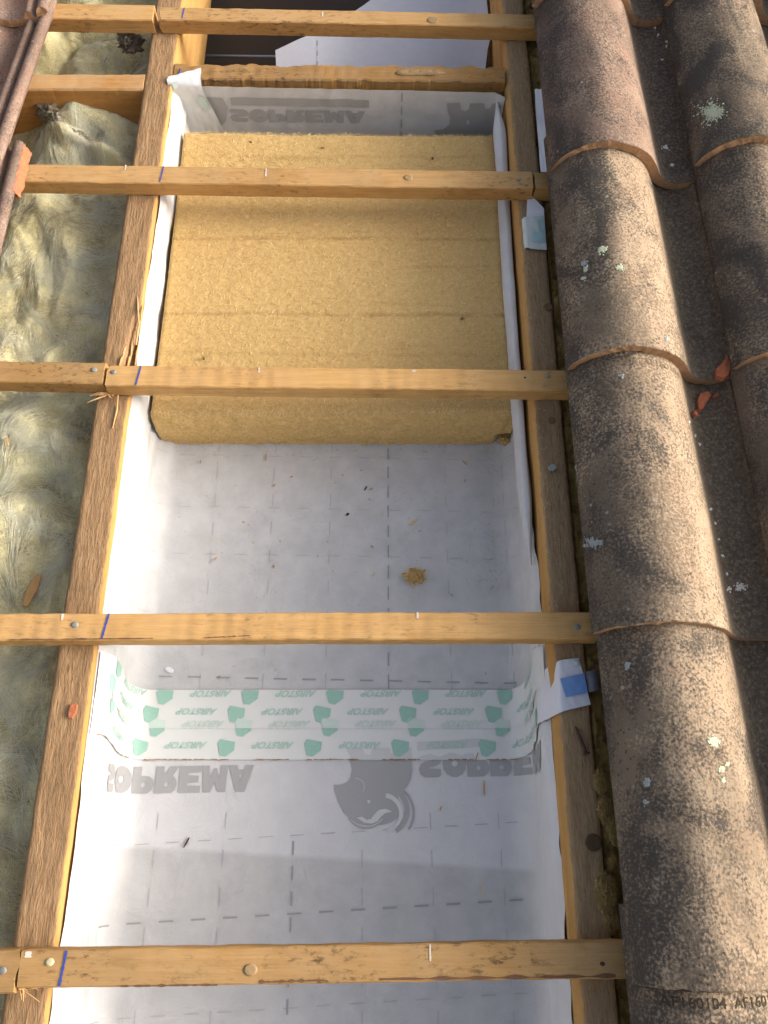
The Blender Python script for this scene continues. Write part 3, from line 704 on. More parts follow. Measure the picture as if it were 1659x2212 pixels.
mb.grid(lambda a, b: Vector((lerp(BX0, BX1, a), BY1, lerp(BZ0, bz(lerp(BX0, BX1, a), BY1), b))), 230, 6)
mb.build('board', BOARD, t)
def fibre(mb, c, l, rad, flat=0.25, m=0):
    th = random.uniform(0, math.tau); d = Vector((math.cos(th), math.sin(th), random.uniform(-flat * .3, flat))).normalized()
    bend = Vector((-d.y, d.x, random.uniform(0, .6))) * l * random.uniform(-0.25, 0.25)
    mb.tube([c - d * l / 2, c + bend, c + d * l / 2], [rad * 0.6, rad, rad * 0.5], 3, m)
mb = MB()
for k in range(6500):
    x = random.uniform(BX0 + .004, BX1 - .004); y = random.uniform(BY0 + .004, BY1 - .002)
    fibre(mb, Vector((x, y, bz(x, y) + 0.0006)), random.choice((0.003, 0.004, 0.005, 0.007, 0.011)), random.choice((0.00014, 0.00018, 0.00022, 0.0003, 0.00042)))
for k in range(900):
    a = random.random(); b = random.random(); p = bf(a, b); fibre(mb, p - Vector((0, 0.0008, 0)), random.choice((0.003, 0.005, 0.007)), 0.0002, 0.9)
for k in range(1900):
    x = random.uniform(BX0, BX1); y = BY1 + random.gauss(0, .0015) if random.random() < .55 else BY0 + random.gauss(0.002, .0015)
    fibre(mb, Vector((x, y, bz(x, min(BY1, max(BY0, y))) + random.uniform(0, .003))), random.uniform(0.003, 0.012), random.uniform(.00014, .0003), 1.4)
tag(mb.build('loose_fibre', FIBRE, t, fix=False, smooth=False), kind='stuff')
mb = MB()
for (u, v) in [(697, 320), (935, 343), (540, 308), (878, 905), (1000, 690), (440, 775)]:
    p = P(u, v, BZ1 + 0.003) if v != 905 else P(u, v, -0.09) + Vector((0, -0.009, 0.0))
    mb = MB()
    for k in range(5): fibre(mb, p + Vector((random.gauss(0, .0012), random.gauss(0, .0012), 0.001)), 0.004, 0.0007)
    mb.build('dark_fleck', CHIP_DARK, t, fix=False)

# ------------------------------------------------------------------ battens
BT = 0.027
def batten(tlc, trc, blc, brc, mat, label, marks=(), nails=(), chalk=(), stains=(), z1=BT, th=BT, seed=0, rag=(0.001, 0.001), bevel=0.0016):
    A, B, D, E_ = P(*tlc, z1), P(*trc, z1), P(*blc, z1), P(*brc, z1)
    # straight, square stick through the four corners
    if tlc[0] < 61 and tlc[0] != 42 or tlc[0] == -60:
        dA = (B - A).normalized(); dD = (E_ - D).normalized(); A = A + dA * ((-1.03 - A.x) / dA.x); D = D + dD * ((-1.03 - D.x) / dD.x)
    yl, yr = A.y, B.y; wl = A.y - D.y; wr = B.y - E_.y; w = (wl + wr) / 2
    x0 = (A.x + D.x) / 2; x1 = (B.x + E_.x) / 2
    cy = lambda x: lerp((A.y + D.y) / 2, (B.y + E_.y) / 2, (x - x0) / (x1 - x0))
    c = Vector(((x0 + x1) / 2, cy((x0 + x1) / 2), z1 - th / 2))
    t = thing('batten', label, 'batten', c, 'roofing battens across the rafters')
    mb = MB(); n = max(8, int((x1 - x0) / 0.006)); rings = []
    hw = w / 2; b = bevel
    sec = [(-hw + b, 0), (-hw * 0.33, 0), (hw * 0.33, 0), (hw - b, 0), (hw, -b), (hw, -th / 2), (hw, -th + b), (hw - b, -th), (-hw + b, -th), (-hw, -th + b), (-hw, -th / 2), (-hw, -b)]
    for i in range(n + 1):
        x = lerp(x0, x1, i / n); ring = []
        for k, (dy, dz) in enumerate(sec):
            e = 0.0005 if 0 < k < 3 else 0.0009
            ny = e * nz(x * 40, k * 3.1, seed) + 0.0009 * nz(x * 5, seed * 3.3, 1); nzv = e * nz(x * 45, k * 2.7 + 9, seed)
            dx = 0.0
            if i == 0: dx = rag[0] * nz(dy * 500, dz * 500, seed + 3) - (0.0008 if k in (0, 3, 4, 6, 7, 8, 9, 11) else 0) * -1
            if i == n: dx = rag[1] * nz(dy * 500, dz * 500, seed + 7)
            ring.append(Vector((x + dx, cy(x) + dy + ny, z1 + dz + nzv * 0.6)))
        rings.append(ring)
    mb.loops(rings, cap=1); mb.build('stick', mat, t, smooth=False)
    zt = z1 + 0.0006
    if marks:
        for (u, f0, f1, lean, wd) in marks:   # blue pencil line across the top face
            x = P(u, (tlc[1] + blc[1]) / 2, z1).x; mb = MB(); vs = []
            for k in range(13):
                s = k / 12; y = cy(x) + hw * 0.97 - w * 0.95 * lerp(f0, f1, s); ww = wd * (0.7 + 0.5 * nz(s * 9, u)) ; xx = x - lean * s + 0.0003 * nz(s * 20, u, 2)
                vs += [Vector((xx - ww, y, zt)), Vector((xx + ww, y, zt))]
            mb.add(vs, [[2 * k, 2 * k + 1, 2 * k + 3, 2 * k + 2] for k in range(12)]); mb.build('ink_mark', BLUE, t, fix=False)
    for (u, v, l, wd) in chalk:
        p = P(u, v, zt); mb = MB(); n2 = 10
        vs = []
        for k in range(n2 + 1): 
            s = k / n2; ww = wd * (0.5 + 0.8 * abs(nz(s * 7, u))) ; vs += [Vector((p.x - ww + .0005 * nz(s * 30, u), p.y - l * s, zt)), Vector((p.x + ww, p.y - l * s, zt))]
        mb.add(vs, [[2 * k, 2 * k + 1, 2 * k + 3, 2 * k + 2] for k in range(n2)]); mb.build('chalk_mark', CHALK, t, fix=False)
    for (u0, v0, u1, v1, wd) in stains:
        a, b2 = P(u0, v0, zt), P(u1, v1, zt); mb = MB(); n2 = 40; vs = []
        for k in range(n2 + 1):
            s = k / n2; p = lerp(a, b2, s); ww = wd * max(0.06, 0.6 + 1.1 * nz(s * 13, u0)); 
            vs += [Vector((p.x, p.y + ww, zt)), Vector((p.x, p.y - ww * .6, zt))]
        mb.add(vs, [[2 * k, 2 * k + 1, 2 * k + 3, 2 * k + 2] for k in range(n2)]); mb.build('stain', STAIN, t, fix=False)
    for (u, v, r, kind) in nails:
        p = P(u, v, z1); mb = MB(); m = {'z': NAILM, 'y': NAILY, 'h': CHIP_DARK, 'k': KNOTP, 'd': KNOT}[kind]
        if kind in 'zy':
            rings = []
            for ra, h in ((0.35, -0.004), (0.45, 0.0001), (1.0, 0.0004), (0.95, 0.0012), (0.55, 0.0016)):
                rings.append([p + Vector((math.cos(k * .524) * r * ra * (1 + .1 * nz(k, u)), math.sin(k * .524) * r * ra * 0.86, h + 0.0005 * math.cos(k * .524 + u))) for k in range(12)])
            mb.loops(rings, cap=1); mb.build('nail', m, t)
        else:
            rings = []
            for ra, h in ((1.0, -0.002), (1.0, 0.0007), (0.7, 0.0010)):
                rings.append([p + Vector((math.cos(k * .449) * r * ra * (1 + .2 * nz(k, u)), math.sin(k * .449) * r * ra * 0.8, h)) for k in range(14)])
            mb.loops(rings, cap=1); mb.build('nail_hole' if kind == 'h' else 'knot', m, t)
    return t
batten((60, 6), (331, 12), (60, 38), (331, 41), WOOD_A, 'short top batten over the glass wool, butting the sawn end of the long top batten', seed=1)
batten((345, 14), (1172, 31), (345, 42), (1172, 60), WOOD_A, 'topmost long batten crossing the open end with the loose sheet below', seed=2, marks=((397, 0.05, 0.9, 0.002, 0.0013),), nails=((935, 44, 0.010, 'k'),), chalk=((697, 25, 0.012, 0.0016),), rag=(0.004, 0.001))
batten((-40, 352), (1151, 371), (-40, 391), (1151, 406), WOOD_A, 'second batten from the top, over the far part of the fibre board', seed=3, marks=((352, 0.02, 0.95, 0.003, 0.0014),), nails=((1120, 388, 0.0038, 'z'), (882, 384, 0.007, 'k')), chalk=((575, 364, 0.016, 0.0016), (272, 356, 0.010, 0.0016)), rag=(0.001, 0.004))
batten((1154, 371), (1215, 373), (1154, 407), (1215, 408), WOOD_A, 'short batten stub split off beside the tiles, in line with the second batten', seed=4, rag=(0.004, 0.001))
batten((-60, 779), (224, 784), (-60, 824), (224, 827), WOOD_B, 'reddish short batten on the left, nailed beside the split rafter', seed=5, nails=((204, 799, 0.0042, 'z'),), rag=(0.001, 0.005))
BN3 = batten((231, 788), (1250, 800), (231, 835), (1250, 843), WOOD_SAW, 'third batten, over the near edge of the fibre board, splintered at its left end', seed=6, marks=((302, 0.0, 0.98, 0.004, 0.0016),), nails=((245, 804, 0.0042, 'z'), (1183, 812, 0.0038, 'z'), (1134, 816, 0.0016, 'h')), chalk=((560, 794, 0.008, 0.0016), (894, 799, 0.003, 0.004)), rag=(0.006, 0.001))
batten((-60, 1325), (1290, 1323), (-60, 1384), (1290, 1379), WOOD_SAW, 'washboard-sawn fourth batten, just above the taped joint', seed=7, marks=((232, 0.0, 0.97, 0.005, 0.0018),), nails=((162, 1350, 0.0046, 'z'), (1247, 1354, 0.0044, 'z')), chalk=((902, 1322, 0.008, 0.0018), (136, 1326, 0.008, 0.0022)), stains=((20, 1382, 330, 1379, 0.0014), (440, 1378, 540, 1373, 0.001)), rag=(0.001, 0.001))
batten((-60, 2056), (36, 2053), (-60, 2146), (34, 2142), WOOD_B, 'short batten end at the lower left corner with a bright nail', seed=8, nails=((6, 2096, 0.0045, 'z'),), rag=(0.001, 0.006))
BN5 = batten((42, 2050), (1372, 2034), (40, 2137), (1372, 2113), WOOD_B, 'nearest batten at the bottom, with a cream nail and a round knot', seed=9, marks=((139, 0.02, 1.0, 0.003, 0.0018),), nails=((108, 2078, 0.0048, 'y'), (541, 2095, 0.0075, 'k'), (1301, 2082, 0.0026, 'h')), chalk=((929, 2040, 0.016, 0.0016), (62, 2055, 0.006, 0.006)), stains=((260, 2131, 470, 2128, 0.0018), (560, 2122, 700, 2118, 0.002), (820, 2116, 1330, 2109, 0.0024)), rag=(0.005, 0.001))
mb = MB()
for k in range(10):
    a = P(228 + random.uniform(-4, 14), 852 + random.uniform(-6, 4), 0.004 + random.uniform(0, .006)); b = a + Vector((random.uniform(-0.032, 0.012), random.uniform(-0.012, 0.004), random.uniform(-.003, .004)))
    mb.tube([a, (a + b) / 2 + Vector((0, 0, .001)), b], [0.0004, 0.0013, 0.0004], 4)
a = P(255, 852, 0.006); mb.tube([a, P(252, 885, 0.002), P(243, 925, 0.0016)], [0.0008, 0.0016, 0.0006], 4)
mb.build('splinter', FRESH, BN3, smooth=False)
mb = MB()
for k in range(16):
    a = P(45 + random.uniform(-8, 10), 2128 + random.uniform(-14, 14), 0.012 + random.uniform(-.01, .014)); b = a + Vector((random.uniform(-0.004, 0.022), random.uniform(-0.016, 0.006), random.uniform(-.008, .004)))
    mb.tube([a, (a + b) / 2, b], [0.0003, 0.0008, 0.0003], 4)
mb.build('splinter', FRESH, BN5, smooth=False)

# trimmer across the trough and the noggin on the left
def beam(name, label, x0, x1, yf, w, z0, z1, mat, cat, ragged=0.001, seed=0, parent=None):
    c = Vector(((x0 + x1) / 2, yf((x0 + x1) / 2) + w / 2, (z0 + z1) / 2)); t = thing(name, label, cat, c)
    mb = MB(); n = 130; rings = []; zm = (z0 + z1) / 2
    for i in range(n + 1):
        x = lerp(x0, x1, i / n); y = yf(x); r1 = ragged * fr(x * 45, seed, 1, 5); r2 = ragged * fr(x * 38, seed + 4, 1, 5); r3 = ragged * 1.5 * nz(x * 14, seed)
        rings.append([Vector((x, y + max(0, r1), z1 - 0.0025 + r1 * .3)), Vector((x, y + 0.0025 + max(0, r1), z1)), Vector((x, y + w * .5, z1 + ragged * .4 * nz(x * 60, 4))), Vector((x, y + w - 0.0025 + r2, z1 + r3 * .3)), Vector((x, y + w + r2, z1 - 0.003)), Vector((x, y + w, zm)), Vector((x, y + w, z0)), Vector((x, y, z0)), Vector((x, y + ragged * .5 * nz(x * 30, 8), zm)), Vector((x, y + ragged * .6 * nz(x * 70, 3), lerp(zm, z1, .6)))])
    mb.loops(rings, cap=1); mb.build('beam', mat, t, smooth=False); return t
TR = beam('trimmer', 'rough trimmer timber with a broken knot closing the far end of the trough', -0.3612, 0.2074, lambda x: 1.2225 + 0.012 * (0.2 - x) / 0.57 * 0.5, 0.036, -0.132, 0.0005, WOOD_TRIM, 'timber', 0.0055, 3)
mb = MB()
for k in range(3):
    rings = []
    c = P(905, 158, 0.001)
    for ra, h in ((1.0, -0.001), (0.85, 0.0018), (0.5, 0.003 + .001 * k), (0.2, 0.0022)):
        rings.append([c + Vector((-0.016 + 0.018 * k + math.cos(i * .349) * 0.026 * ra * (1 + .35 * nz(i, k)), 0.001 + math.sin(i * .349) * 0.008 * ra, h * (1 + .5 * nz(i * .8, k)))) for i in range(18)])
    mb.loops(rings, cap=1)
mb.build('knot', KNOTP, TR)
mb = MB(); x = P(393, 130, 0).x; mb.slab([Vector((x - 0.0012, 1.250, 0.0028)), Vector((x + 0.0012, 1.250, 0.0028)), Vector((x + 0.0002, 1.232, 0.0028)), Vector((x - 0.003, 1.232, 0.0028))], 0.0003); mb.build('ink_mark', BLUE, TR)
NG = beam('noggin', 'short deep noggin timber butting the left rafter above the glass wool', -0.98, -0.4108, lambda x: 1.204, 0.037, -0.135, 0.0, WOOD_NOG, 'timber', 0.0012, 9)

# ------------------------------------------------------------------ clay tiles
OUT = [(0, .068), (.003, .076), (.009, .088), (.022, .103), (.045, .118), (.068, .1245), (.085, .1245), (.105, .119), (.125, .111), (.143, .098), (.156, .082), (.166, .066), (.175, .053), (.186, .0455), (.198, .0425), (.210, .0435), (.222, .047),
       (.228, .049), (.232, .058), (.240, .0585), (.2445, .049), (.249, .048), (.253, .062), (.261, .0665), (.268, .064), (.271, .057)]
def catmull(pts, per=3):
    o = []
    for i in range(len(pts) - 1):
        p0 = pts[max(0, i - 1)]; p1 = pts[i]; p2 = pts[i + 1]; p3 = pts[min(len(pts) - 1, i + 2)]
        for k in range(per):
            t = k / per
            o.append(tuple(0.5 * ((2 * p1[d]) + (-p0[d] + p2[d]) * t + (2 * p0[d] - 5 * p1[d] + 4 * p2[d] - p3[d]) * t * t + (-p0[d] + 3 * p1[d] - 3 * p2[d] + p3[d]) * t ** 3) for d in (0, 1)))
    return o + [pts[-1]]
OUTC = catmull(OUT, 3)
TH = 0.0150
def offs(pts, d):
    o = []
    for i, p in enumerate(pts):
        a = Vector(pts[max(0, i - 1)]); b = Vector(pts[min(len(pts) - 1, i + 1)]); t = (b - a).normalized(); o.append((p[0] + t.y * d, p[1] - t.x * d))
    return o
INC = offs(OUTC, TH)
TLEN = 0.432; DROP = 0.0165
def tile(fx, yb, mat, label, seed, skew=0.0, lift=0.0025, group='clay roof tiles laid in columns'):
    """fx: left foot of the roll; yb: lower end"""
    loc = Vector((fx, yb, 0.05)); t = thing('roof_tile', label, 'roof tile', loc, group)
    mb = MB(); n = 72; rings = []
    for j in range(n + 1):
        s = j / n; y = yb + TLEN * s; ring = []
        for side, pr in ((0, OUTC), (1, INC[::-1])):
            for i, (x, z) in enumerate(pr):
                k = 1 - 0.055 * s
                xx = 0.085 + (x - 0.085) * k if x < 0.2 else x - 0.0063 * s
                zz = z - DROP * s * 1.0 + lift * (1 - s)
                w = 0.0009 * nz(x * 18, y * 9, seed) + 0.0005 * nz(x * 70, y * 60, seed)
                yy = y + skew * x
                if j == 0: yy += 0.0016 * fr(x * 120, side * 2.0 + z * 40, seed) + 0.0012 * nz(x * 40, seed) + (0.0018 if side else 0)
                if j == 1: yy = yb + 0.0020 + skew * x
                if j == 0 and side == 0: zz -= 0.0012
                ring.append(Vector((fx + xx, yy, zz + w)))
        rings.append(ring)
    m = len(OUTC); b = len(mb.v); mb.loops(rings)
    N = 2 * m
    for (r, fl) in ((0, 0), (n, 1)):
        for i in range(m - 1):
            q = [r * N + i, r * N + i + 1, r * N + N - 2 - i, r * N + N - 1 - i]
            mb.f.append(q if not fl else q[::-1]); mb.m.append(1 if r == 0 else 0)
    o = mb.build('body', [mat, RIM], t)
    # keep end cap edges crisp
    me = o.data
    for p in me.polygons:
        if p.material_index == 1: p.use_smooth = False
    t2 = {'root': t, 'bvh': mb.bvh(), 'fx': fx, 'yb': yb}
    return t2
TW = 0.2215; FX = 0.2475
ROWY = [1.3135, 0.9535, 0.6035, 0.2405, -0.1195, -0.480]
rown = ['highest', 'second', 'third', 'fourth', 'fifth', 'nearest']
c1 = ['highest tile of the column beside the bare rafter, mostly beyond the picture top', 'pinkish speckled tile high in the column beside the bare rafter, with a terracotta broken edge', 'sandy tile with black streaks and pale green lichen specks, beside the taped rafter', 'dark speckled tile with grey lichen, beside the rafter at the level of the bare membrane', 'large pale tile with a bright lichen patch, beside the rafter and the nail', 'nearest tile at the bottom right with raised stamped letters near its upper edge']
c2 = ['highest tile of the second column, at the top edge of the picture', 'second column tile carrying the biggest green lichen rosette', 'second column tile with broad black streaks and a red shard at its foot', 'second column tile in shadow at the right edge, below the red shards', 'lower second column tile with white flecks in its channel at the right edge', 'lowest second column tile at the bottom right corner']
TILES = {}
for r in range(6):
    TILES[(1, r)] = tile(FX + 0.0025 * math.sin(r * 2.1) - (0.003 if r == 3 else 0), ROWY[r], [TILE_C, TILE_B, TILE_A, TILE_A, TILE_A, TILE_A][r], c1[r], 10 + r, lift=[.0025, .0025, .0025, .003, .008, .0025][r])
for r in range(6):
    TILES[(2, r)] = tile(FX + TW + 0.0015 * math.sin(r * 3.3), ROWY[r] + (0.010 if r == 1 else 0.001), [TILE_B, TILE_C, TILE_C, TILE_C, TILE_A, TILE_C][r], c2[r], 30 + r)
for r in range(4):
    TILES[(3, r)] = tile(FX + 2 * TW + 0.001 * r, ROWY[r] + 0.003 * r, TILE_C, ['tile at the top right corner of the picture', 'third column tile just outside the upper right edge', 'third column tile outside the right edge, next one down', 'third column tile outside the right edge, lowest one'][r], 50 + r)
g_ = MB(); yb_ = ROWY[4]  # painted shadow line below the lip of the overlapping tile
g_.grid(lambda a, b: Vector((FX + lerp(0.006, 0.2, a), yb_ - 0.0032 + 0.006 * b + 0.0008 * nz(a * 30, 4), 0)), 60, 3)
for v_ in g_.v:
    h_ = TILES[(1, 5)]['bvh'].ray_cast(Vector((v_.x, v_.y, 0.5)), Vector((0, 0, -1))); v_.z = (h_[0].z if h_[0] else 0.05) + 0.0004
g_.build('lip_shade_line', CHIP_DARK, TILES[(1, 5)]['root'], fix=False)
LT1 = tile(-0.594 - 0.266, ROWY[1], TILE_L, 'pink weathered tile at the top left, its bare interlocking rib showing', 71, group='clay roof tiles laid in columns'); LT1['root'].rotation_euler.z = R(-4)
LT2 = tile(-0.564 - 0.266, ROWY[2], TILE_L, 'tile under the top left one, its broken red edge sticking out', 72, group='clay roof tiles laid in columns')
LT0 = tile(-0.572 - 0.266, ROWY[0], TILE_L, 'uppermost tile at the top left corner, overlapping the pink tile', 73, group='clay roof tiles laid in columns')
# fresh red break along the side of the second left tile
mb = MB()
def brk(a, b):
    y = lerp(1.030, 0.935, a); p = Vector((-0.5655 + 0.003 * fr(y * 60, b * 3) + 0.006 * b, y, 0.062 - 0.0165 * (y - ROWY[2]) / TLEN - 0.016 * b + 0.0012 * fr(y * 90, b * 9, 3))); return p
mb.grid(brk, 40, 8); mb.grid(lambda a, b: brk(a, b) + Vector((-0.005 , 0, -0.001)), 40, 8)
mb.build('broken_edge', REDCLAY, LT2['root'])
def on(tl, u, v):
    o, d = ray(u, v); h = tl['bvh'].ray_cast(o, d); return (h[0], h[1]) if h[0] else (None, None)
# stamped letters beside the overlapped edge, their relief shadow painted as dark faces
for key in ((1, 3), (1, 5), (2, 2)):
    tl = TILES[key]; mb = MB(); yy = ROWY[key[1] - 1] - 0.0165 if key[1] > 0 else 1.3
    if key == (1, 5): yy = ROWY[4] - 0.017
    OBV = tl['bvh']
    xs, xe = tl['fx'] + 0.025, tl['fx'] + 0.150
    def fn(x, y):
        px = lerp(xs, xe, x); py = yy + 0.0095 * y + (0.0 if key != (1, 5) else 0)
        h = OBV.ray_cast(Vector((px, py, 0.5)), Vector((0, 0, -1))); n = h[1] if h[1] and h[1].z > 0 else Vector((0, 0, 1))
        return (h[0] + n * 0.0005) if h[0] else Vector((px, py, 0.1))
    put_text(mb, AF, fn); mb.build('stamped_lettering', STAMP if key[1] == 5 else STAMP_F, tl['root'], fix=False)
# lichen
def lichen(key, u, v, rad, n, mat, sx=1.0):
    tl = TILES[key]; mb = MB(); got = False
    for k in range(n * 6):
        th = random.uniform(0, math.tau); r = rad * min(1.3, abs(random.gauss(0, 0.45))) * (0.85 + 0.75 * nz(math.cos(th) * 1.7 + u, math.sin(th) * 1.7 + v))
        p, nn = on(tl, u + r * math.cos(th) * sx, v + r * math.sin(th))
        if p is None: continue
        got = True; s = random.choice((0.0005, 0.0008, 0.0011, 0.0016)) ; nn = nn if nn.z > 0 else -nn
        q = nn.orthogonal().normalized(); w = nn.cross(q); rings = []
        for ra, h in ((1.0, -0.0002), (0.9, 0.0003), (0.5, 0.0006)):
            rings.append([p + (q * math.cos(i * .785) + w * math.sin(i * .785)) * s * ra * (1 + .35 * nz(i * 3.1, k)) + nn * h for i in range(8)])
        mb.loops(rings, cap=1)
    if got: mb.build('lichen', mat, tl['root'])
lichen((2, 1), 1539, 243, 26, 150, LICH, 1.25); lichen((1, 1), 1253, 337, 7, 20, LICH, 1.6)
lichen((1, 2), 1300, 538, 11, 26, LICH, 1.4); lichen((1, 2), 1265, 582, 7, 12, LICH); lichen((1, 2), 1339, 577, 9, 18, LICH, 1.3); lichen((1, 2), 1259, 602, 6, 9, LICH)
lichen((1, 2), 1262, 569, 8, 20, LICHG); lichen((1, 2), 1441, 732, 6, 10, LICHG)
lichen((1, 3), 1241, 1012, 8, 20, LICHG, 0.7); lichen((1, 3), 1282, 1172, 16, 50, LICHG, 1.5); lichen((1, 3), 1343, 812, 7, 8, LICHG)
lichen((1, 4), 1541, 1604, 17, 46, LICH, 0.9); lichen((1, 4), 1560, 1660, 8, 14, LICH); lichen((1, 4), 1562, 1686, 6, 10, LICH); lichen((1, 4), 1572, 1650, 5, 6, LICH); lichen((1, 4), 1397, 1690, 9, 24, LICHG, 0.9); lichen((1, 4), 1355, 1436, 8, 20, LICHG, 0.8); lichen((1, 4), 1395, 1733, 7, 12, LICHG)
for (key, u, v, r, n) in (((1, 3), 1598, 1268, 14, 22), ((1, 3), 1575, 1272, 6, 8), ((1, 1), 1437, 318, 7, 12), ((1, 1), 1452, 357, 5, 6)): lichen(key, u, v, r, n, LICHW, 1.2)
# specks in the channels
for key, pts in (((1, 1), [(1415, 60), (1422, 75), (1440, 100), (1430, 128), (1441, 90)]), ((1, 3), [(1490, 912), (1512, 960), (1535, 1100), (1545, 1130), (1552, 1165), (1560, 1200), (1502, 940), (1570, 1240)])):
    for (u, v) in pts: lichen(key, u, v, 3, 3, LICHW)
# shards of red tile lying in the channel
def shard(u, v, key, pts, label, tiltx=0.0):
    p, n = on(TILES[key], u, v)
    if p is None: p = P(u, v, 0.05); n = Vector((0, 0, 1))
    sc = 1 / 1500.0; mb = MB(); n = Vector((n.x * .4, n.y, abs(n.z))).normalized(); q = Vector((1, 0, 0)); q = (q - n * q.dot(n)).normalized(); w = n.cross(q)
    top = [p + q * ((a - u) * sc) + w * ((v - b) * sc * 1.12) + n * (0.008 + 0.0008 * nz(a, b)) for a, b in pts]
    cen = sum(top, Vector()) / len(top) + n * 0.002
    bot = [c - n * 0.007 + (c - cen) * 0.12 for c in top]
    k = len(top); mb.add(top + bot + [cen], [[i, (i + 1) % k, 2 * k] for i in range(k)] + [[i, k + i, k + (i + 1) % k, (i + 1) % k] for i in range(k)] + [list(range(2 * k - 1, k - 1, -1))])
    o = mb.build('tile_shard', REDCLAY, loc=p, smooth=False); tag(o, label, 'tile shard', 'red shards of broken tile'); return o
shard(1557, 800, (1, 2), [(1571, 775), (1574, 798), (1568, 815), (1556, 822), (1543, 817), (1545, 802), (1560, 790)], 'red triangular shard lying at the foot of the upper channel')
shard(1517, 870, (1, 3), [(1528, 852), (1533, 860), (1521, 875), (1510, 890), (1502, 889), (1503, 872), (1512, 856)], 'long red shard lying in the channel below the triangular shard')
shard(1494, 897, (1, 3), [(1497, 891), (1500, 899), (1495, 904), (1490, 898)], 'small orange shard below the long red shard')
shard(1543, 859, (1, 3), [(1548, 857), (1550, 860), (1542, 862), (1538, 860)], 'tiny orange shard to the right of the long red shard')

# ------------------------------------------------------------------ glass wool on the left, rock wool on the right
def wool_z(x, y, sd):
    b = -0.086 + 0.024 * (1 - sm(0.95, 1.1, y)) + 0.030 * nz(x * 6 + sd, y * 5) + 0.012 * nz(x * 14, y * 10 + sd, 2)
    wx = x + 0.03 * nz(x * 9, y * 9, 5 + sd); wy = y + 0.03 * nz(x * 9, y * 9, 8)
    b += 0.030 * (abs(nz(wx * 7 + sd, wy * 6, 11)) - 0.22) * 1.6
    r = 1 - abs(nz(wx * 16, wy * 9, sd)); b += 0.010 * r ** 2 - 0.008
    b += 0.005 * fr(wx * 34, wy * 22, sd, 5) + 0.0012 * nz(x * 230, y * 200)
    b -= 0.035 * sm(-0.432, -0.4105, x)
    return b
def wool(x0, x1, y0, y1, sd, label, bump=None, n=900, strands=True):
    t = thing('glass_wool', label, 'insulation', ((x0 + x1) / 2, (y0 + y1) / 2, -0.2), 'glass wool filling the bay left of the rafter')
    def zf(x, y):
        z = wool_z(x, y, sd)
        if bump: z += bump(x, y)
        return z
    nx = int((x1 - x0) / 0.0028); ny = int((y1 - y0) / 0.0045)
    mb = MB(); mb.grid(lambda a, b: Vector((lerp(x0, x1, a), lerp(y0, y1, b), zf(lerp(x0, x1, a), lerp(y0, y1, b)))), nx, ny)
    zb = -0.2
    mb.grid(lambda a, b: Vector((lerp(x0, x1, a), y0, lerp(zb, zf(lerp(x0, x1, a), y0), b))), nx, 3)
    mb.grid(lambda a, b: Vector((lerp(x0, x1, a), y1, lerp(zb, zf(lerp(x0, x1, a), y1), b))), nx, 3)
    mb.grid(lambda a, b: Vector((x1, lerp(y0, y1, a), lerp(zb, zf(x1, lerp(y0, y1, a)), b))), ny, 3)
    mb.build('batt', WOOL, t)
    mb = MB()
    for k in range(n):
        x = random.uniform(max(x0, -0.63), x1 - 0.004); y = random.uniform(y0 + .004, y1 - .004)
        th = 2.2 * nz(x * 7, y * 7, sd + 4) * math.pi; l = random.uniform(0.010, 0.055); pts = []
        for i in range(6):
            px = min(max(x, x0), x1 - .001); py = min(max(y, y0), y1 - .001)
            pts.append(Vector((px, py, zf(px, py) + 0.0006 + random.uniform(0, 0.0016)))); th += random.gauss(0, .25) + 0.5 * nz(x * 30, y * 30)
            x += math.cos(th) * l / 5; y += math.sin(th) * l / 5
        mb.tube(pts, random.uniform(0.00008, 0.00028), 3)
    for k in range(n // 70):     # combed wisps: many strands sharing one path
        x0_ = random.uniform(max(x0, -0.63), x1 - 0.03); y0_ = random.uniform(y0 + .02, y1 - .02); th0 = 2.2 * nz(x0_ * 7, y0_ * 7, sd + 4) * math.pi; l = random.uniform(0.03, 0.09)
        for q in range(34):
            x, y, th = x0_ + random.gauss(0, .004), y0_ + random.gauss(0, .004), th0 + random.gauss(0, .16); pts = []; up_ = random.uniform(0.0006, 0.0045)
            for i in range(7):
                px = min(max(x, x0), x1 - .001); py = min(max(y, y0), y1 - .001)
                pts.append(Vector((px, py, zf(px, py) + up_ * math.sin(math.pi * (i + .4) / 7) + 0.0004))); th += 0.9 * nz(x0_ * 20 + i * .3, y0_ * 20) * .5
                x += math.cos(th) * l / 6; y += math.sin(th) * l / 6
            mb.tube(pts, random.uniform(0.00010, 0.00024), 3)
    tag(mb.build('strand', WOOLST, t, fix=False), kind='stuff')
    return t, zf
def mound(x, y):
    # wool climbing the noggin in a heap, with a fold running down to the right
    h = 0.045 * math.exp(-((x + 0.555) / 0.075) ** 2 - ((y - 1.185) / 0.06) ** 2) + 0.03 * math.exp(-((x + 0.46) / 0.05) ** 2 - ((y - 1.15) / 0.06) ** 2)
    d = (x + 0.56) * 0.45 + (y - 1.155) * 0.9
    return h + 0.018 * math.exp(-(d / 0.012) ** 2) * sm(-0.60, -0.55, x)
W1, wz1 = wool(-0.98, -0.4108, -0.75, 1.2035, 1.7, 'long bed of greenish glass wool filling the left bay below the deep noggin', mound, 12000)
W2, wz2 = wool(-0.98, -0.4108, 1.2415, 1.95, 6.3, 'greenish glass wool above the deep noggin, under the top batten', lambda x, y: 0.02 * math.exp(-((x + .45) / .05) ** 2 - ((y - 1.33) / .03) ** 2), 2200)
